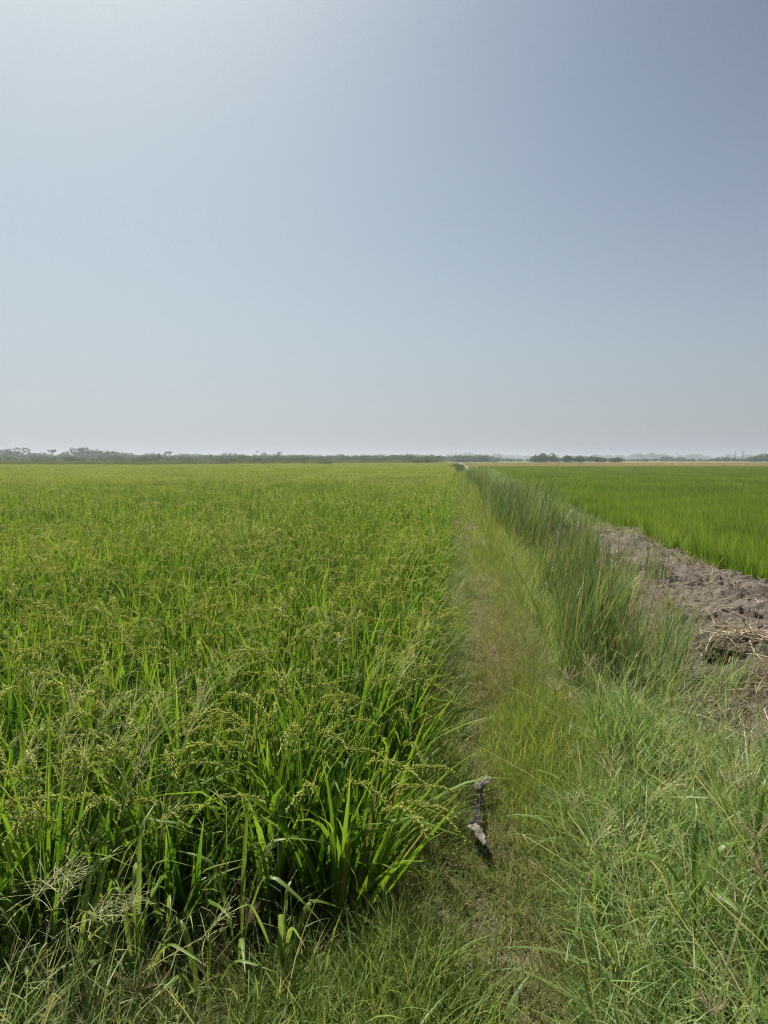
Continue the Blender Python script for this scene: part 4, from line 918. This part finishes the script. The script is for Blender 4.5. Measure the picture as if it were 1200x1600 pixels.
def finger_head(px, py, h, zb, az, lean, size, label, n=7, mat='seed', droop=0.25):
    """a thin stem ending in a fan of spikes; px, py is the head's place at height zb+h"""
    x, y = P(px, py, zb + h * math.cos(lean)); x -= h * math.sin(lean) * math.cos(az); y -= h * math.sin(lean) * math.sin(az)
    root = link('finger_grass', None, None, (x, y, float(top_z(x, y)) - 0.01)); s = np.linspace(0, 1, 8)[:, None]
    tipv = np.array([math.sin(lean) * math.cos(az), math.sin(lean) * math.sin(az), math.cos(lean)]) * h
    p = tipv * s + np.array([0, 0, 0.06 * h]) * np.sin(s * math.pi); mb = MB(); tube(mb, p, np.linspace(0.0018, 0.0009, 8), 4, (0.5, 0, 0.2)); mb.build('stem', M['weed'], root)
    for k in range(n):
        a = az + (k - (n - 1) / 2) * 0.42 + rng.normal(0, 0.12); hd = MB()
        pp = blades(hd, [tipv], a, 0.35 + rng.uniform(0, 0.5), droop + rng.uniform(0, 0.5), size * rng.uniform(0.8, 1.1), 0.003, 10, 0, 'flat')[0]
        gg = np.concatenate([pp[1:], pp[1:]]); gd = np.gradient(pp, axis=0)[1:]; dd = np.concatenate([gd + np.array([0.003, 0.002, 0.002]), gd - np.array([0.003, 0.002, -0.002])])
        grains(hd, gg, dd, 0.013, 0.0010, (0.1, 0.9)); hd.build('spike', M[mat], root)
    return tag(root, label, 'grass')
for a in ((918, 1042, 0.50, 0, 0.5, 0.25, 0.085, 'pinkish-tan finger grass head against the green reeds, highest of the cluster'),
          (890, 1062, 0.48, 0, 0.9, 0.25, 0.075, 'reddish finger grass head just below the highest one by the reeds'),
          (868, 1080, 0.42, 0, 1.6, 0.2, 0.080, 'dull finger grass head at the path side of the reed foot'),
          (880, 1094, 0.38, 0, -0.6, 0.3, 0.070, 'pale drooping finger grass head, lowest of the cluster by the reeds'),
          (1158, 1232, 0.42, 0, 1.9, 0.3, 0.085, 'brownish finger grass head in the grass below the mud bank'),
          (1195, 1372, 0.46, 0, 2.6, 0.35, 0.090, 'dusky finger grass head at the outer edge of the tangled grass'),
          (1180, 1312, 0.46, 0, 1.2, 0.35, 0.085, 'grey feathery grass head leaning over the tangled grass'),
          (728, 1003, 0.30, 0, 0.2, 0.5, 0.05, 'small pale finger grass head hanging over the footpath, highest of three'),
          (770, 1013, 0.24, 0, 0.4, 0.4, 0.05, 'small pale finger grass head over the brown part of the footpath'),
          (700, 1034, 0.28, 0, 0.1, 0.5, 0.05, 'small whitish finger grass head at the rice edge by the footpath'),
          (1110, 1585, 0.30, 0, 0.9, 0.3, 0.05, 'tiny pinkish seed head near the lower edge in the tangled grass')):
    finger_head(*a)
finger_head(210, 1545, 0.20, -0.03, 5.0, 0.5, 0.10, 'bleached tuft-like seed head fanning over the dead grass', 13, 'dry', 0.5)
finger_head(385, 1428, 0.30, -0.05, 0.3, 0.7, 0.06, 'grey seed spray beside the arching broad leaves', 7, 'dry', 0.1)

# tuft of brighter grass one can point to
tuft_me = [grass_tuft(75, 0.06, (0.16, 0.34), (0.004, 0.007), (0.05, 0.55), (0.3, 1.4), 7, 'verge', 0.04, fold=0.3) for _ in range(4)]
for (px, py, s, lab) in ((560, 1560, 0.95, 'bright green grass tuft at the lower edge in front of the dark rice foot'), (600, 1500, 1.0, 'tall bright grass tuft in front of the dark foot of the corner rice'),
                         (655, 1530, 0.85, 'grass tuft with arching tips at the rim of the trodden path'), (500, 1590, 0.8, 'grass tuft merging into the dead grass by the lower edge'), (690, 1590, 0.8, 'grass tuft beside the trodden path at the lower edge'),
                         (735, 930, 0.9, 'pale-tipped leafy tuft leaning from the rice edge over the footpath'), (700, 960, 0.95, 'blue-green leafy tuft under the rice edge along the footpath')):
    x, y = P(px, py); o = link('grass_tuft', tuft_me[rng.integers(0, 4)], None, (x, y, float(gz(x, y)) - 0.01)); o.scale = (s, s, s); o.rotation_euler.z = rng.uniform(0, 6.28)
    tag(o, lab, 'grass tuft')

# ------------------------------------------------------------------ rag on the path
def strip(pts, widths, seed, lift=0.0, thick=0.004, across=7, amp=0.007):
    """crumpled cloth: a strip along pts with folds, given a thickness"""
    pts = np.asarray(pts, float); n = 26; t = np.linspace(0, 1, n); k = np.linspace(0, 1, len(pts))
    p = np.stack([np.interp(t, k, pts[:, i]) for i in range(3)], -1); w = np.interp(t, np.linspace(0, 1, len(widths)), widths)
    d = np.gradient(p, axis=0); sd = np.stack([d[:, 1], -d[:, 0], 0 * t], -1); sd /= np.linalg.norm(sd, axis=1)[:, None] + 1e-9
    q = np.linspace(-1, 1, across)
    v = p[:, None] + sd[:, None] * (q[None, :, None] * w[:, None, None] * 0.5)
    f1 = fbm(t[:, None] * 9 + seed, q[None] * 1.7 + seed, int(seed) + 5) - 0.35
    v[..., 2] += amp * 2.4 * f1 + amp * 0.8 * np.sin(q[None] * 5 + t[:, None] * 7)
    v[..., 0] += (fbm(t[:, None] * 14 + seed, q[None] * 3, int(seed) + 9) - 0.5) * 0.012
    nn = n * across; vv = np.concatenate([v.reshape(-1, 3), v.reshape(-1, 3) - np.array([0, 0, thick])])
    f = []
    for i in range(n - 1):
        for j in range(across - 1):
            a = i * across + j; f.append((a, a + 1, a + across + 1, a + across)); f.append((a + nn, a + across + nn, a + across + 1 + nn, a + 1 + nn))
    for i in range(n - 1):
        for a, b in ((i * across, (i + 1) * across), ((i + 1) * across + across - 1, i * across + across - 1)): f.append((a, b, b + nn, a + nn))
    for j in range(across - 1):
        f.append((j + 1, j, j + nn, j + 1 + nn)); a = (n - 1) * across + j; f.append((a, a + 1, a + 1 + nn, a + nn))
    mb = MB(); mb.add(vv, f); return mb
def PP(px, py, z): x, y = P(px, py, z); return (x, y, z)
rag = link('torn_rag', None, None, (0, 0, 0))
strip([PP(752, 1232, 0.05), PP(749, 1250, 0.045), PP(746, 1272, 0.04), PP(738, 1294, 0.04)], [0.014, 0.020, 0.030, 0.038], 2.3).build('dark_band', M['cloth_dark'], rag)
strip([PP(736, 1290, 0.05), PP(746, 1296, 0.06), PP(752, 1306, 0.055), PP(757, 1320, 0.045)], [0.036, 0.046, 0.038, 0.010], 5.1, amp=0.006).build('pale_fold', M['cloth_pale'], rag)
strip([PP(756, 1316, 0.04), PP(759, 1326, 0.03), PP(765, 1340, 0.012)], [0.012, 0.018, 0.022], 8.4).build('tail', M['cloth_dark'], rag)
strip([PP(766, 1213, 0.085), PP(757, 1220, 0.075), PP(748, 1226, 0.06), PP(750, 1236, 0.05)], [0.030, 0.058, 0.055, 0.012], 3.7, amp=0.008).build('pale_flap', M['cloth_pale'], rag)
tag(rag, 'torn strip of dark cloth with pale grey ends lying on the footpath', 'rag')

# ------------------------------------------------------------------ things on the mud bank
def clod_mesh():
    mb = MB(); n1, n2 = 10, 7; th = np.linspace(0.0, math.pi, n2); ph = np.arange(n1) / n1 * 2 * math.pi
    T, Ph = np.meshgrid(th, ph, indexing='ij'); d = np.stack([np.sin(T) * np.cos(Ph), np.sin(T) * np.sin(Ph), np.cos(T)], -1); s = rng.integers(0, 999)
    r = 0.7 + 0.6 * fbm(d[..., 0] * 1.8 + 9, d[..., 1] * 1.8 + d[..., 2] * 2.3 + 9, int(s), 3)
    v = d * r[..., None] * np.array([1, rng.uniform(0.6, 0.95), rng.uniform(0.45, 0.75)])
    f = [(i * n1 + j, (i + 1) * n1 + j, (i + 1) * n1 + (j + 1) % n1, i * n1 + (j + 1) % n1) for i in range(n2 - 1) for j in range(n1)]
    mb.add(v, f); return mb.mesh('soil_clod', M['clod'], smooth=False)
clods = [clod_mesh() for _ in range(6)]
k = 0
while k < 42:
    v = rng.uniform(3.9, 12.5); u = rng.uniform(1.75, 3.6)
    if fbm(u * 1.4, v * 1.4, 97) < 0.45: continue
    x = float(X(u, v)); s = rng.uniform(0.012, 0.04)
    o = link('soil_clod', clods[rng.integers(0, 6)], None, (x, v, float(top_z(x, v)) + s * 0.15)); o.scale = (s, s, s); o.rotation_euler = (rng.normal(0, 0.3), rng.normal(0, 0.3), rng.uniform(0, 6.28))
    tag(o, 'small dried soil clod lying on the bare mud bank', 'soil clod', 'soil clods on the mud bank'); k += 1
def stalk_mesh():
    mb = MB(); s = np.linspace(0, 1, 7); b = rng.normal(0, 0.12)
    p = np.stack([s - 0.5, b * np.sin(s * math.pi) + 0.04 * rng.normal(0, 1, 7) * s * (1 - s), 0.05 * np.sin(s * math.pi)], -1)
    tube(mb, p, np.array([0.014, 0.018, 0.015, 0.018, 0.014, 0.012, 0.007]), 5, (rng.random(), 0, 0)); return mb.mesh('straw_stalk', M['straw'])
stalks = [stalk_mesh() for _ in range(6)]
def stalk(x, y, L, rz, label, group=None, z=0.012, ry=0.0, s2=0.55):
    o = link('straw_stalk', stalks[rng.integers(0, 6)], None, (x, y, float(top_z(x, y)) + z)); o.scale = (L, L * 0.7 if L < 0.3 else 0.26, L * 0.7 if L < 0.3 else 0.26)
    o.rotation_euler = (0, ry, rz); return tag(o, label, 'straw', group)
for i in range(170):
    if i < 80: px = rng.uniform(1085, 1215); py = rng.uniform(1000, 1120)
    else: px = rng.uniform(980, 1210); py = rng.uniform(870, 1060)
    x, y = P(px, py, 0.17)
    if x - K * (y - V0) > 3.5: continue
    stalk(x, y, rng.uniform(0.08, 0.30), rng.normal(0.25, 0.8), 'short pale straw stalk lying on the bare mud bank', 'straw stalks on the mud bank', ry=rng.normal(0, 0.1))
x, y = P(1098, 1110, 0.15); stalk(x, y, 0.40, -0.72, 'long pale stalk slanting over the grass at the near end of the mud bank', z=0.10, ry=0.12)
x, y = P(1133, 1195, 0.2); stalk(x, y, 0.34, -1.35, 'upright bleached straw standing in the grass below the mud bank', z=0.16, ry=-0.7)
# straw-topped root mat
hx, hy = P(1168, 1026, 0.18); root = link('straw_heap', None, None, (hx, hy, float(top_z(hx, hy)) - 0.03))
mb = MB(); n1, n2 = 26, 10; th = np.linspace(0, math.pi * 0.62, n2); ph = np.arange(n1) / n1 * 6.2832; T, Ph = np.meshgrid(th, ph, indexing='ij')
d = np.stack([np.sin(T) * np.cos(Ph), np.sin(T) * np.sin(Ph), np.cos(T)], -1); r = 0.75 + 0.5 * fbm(d[..., 0] * 3 + 4, d[..., 1] * 3 + d[..., 2] * 2 + 4, 55, 4)
mb.add(d * r[..., None] * np.array([0.32, 0.20, 0.10]), [(i * n1 + j, (i + 1) * n1 + j, (i + 1) * n1 + (j + 1) % n1, i * n1 + (j + 1) % n1) for i in range(n2 - 1) for j in range(n1)])
mb.build('root_mat', plain_mat('dark_root_soil', (0.06, 0.045, 0.035), (0.13, 0.10, 0.075), 20, 0.95, 0.9, 120), root, smooth=False)
for i in range(64):
    a = rng.uniform(0, 6.28); q = rng.uniform(0, 0.9)
    o = link('straw', stalks[rng.integers(0, 6)], root, (0.28 * q * math.cos(a), 0.18 * q * math.sin(a), 0.11 * math.sqrt(max(0, 1 - q * q)) + 0.02)); L = rng.uniform(0.12, 0.34)
    o.scale = (L, 0.2, 0.2); o.rotation_euler = (0, rng.normal(0, 0.3), rng.normal(0.2, 0.9))
fr = MB(); n = 120; a = rng.uniform(3.4, 6.2, n)
blades(fr, np.stack([0.21 * np.cos(a), 0.15 * np.sin(a), rng.uniform(0.03, 0.11, n)], -1), a, rng.uniform(1.2, 2.2, n), rng.uniform(0, 0.8, n), rng.uniform(0.04, 0.09, n), 0.003, 3, 0, 'grass', 0, rng.uniform(0, 1, n))
q = fr.build('root_fringe', M['dry'], root); q['kind'] = 'stuff'
tag(root, 'dark root mat topped with pale straw at the outer side of the mud bank', 'straw heap')

# ------------------------------------------------------------------ haze
mb = MB(); x0, x1, y0, y1, z0, z1 = -4600, 4600, -4300, 4300, -2.0, 20.0
v = [(x, y, z) for z in (z0, z1) for (x, y) in ((x0, y0), (x1, y0), (x1, y1), (x0, y1))]
mb.add(v, [(3, 2, 1, 0), (4, 5, 6, 7), (0, 1, 5, 4), (1, 2, 6, 5), (2, 3, 7, 6), (3, 0, 4, 7)])
m, t, o = nmat('haze'); pv = t.nodes.new('ShaderNodeVolumePrincipled'); pv.inputs['Color'].default_value = (0.68, 0.75, 0.83, 1)
pv.inputs['Density'].default_value = 0.00065; pv.inputs['Anisotropy'].default_value = 0.3; t.links.new(pv.outputs[0], o.inputs['Volume'])
tag(mb.build('haze', m, smooth=False), 'thin pale haze that softens the far treeline', 'haze', kind='stuff')
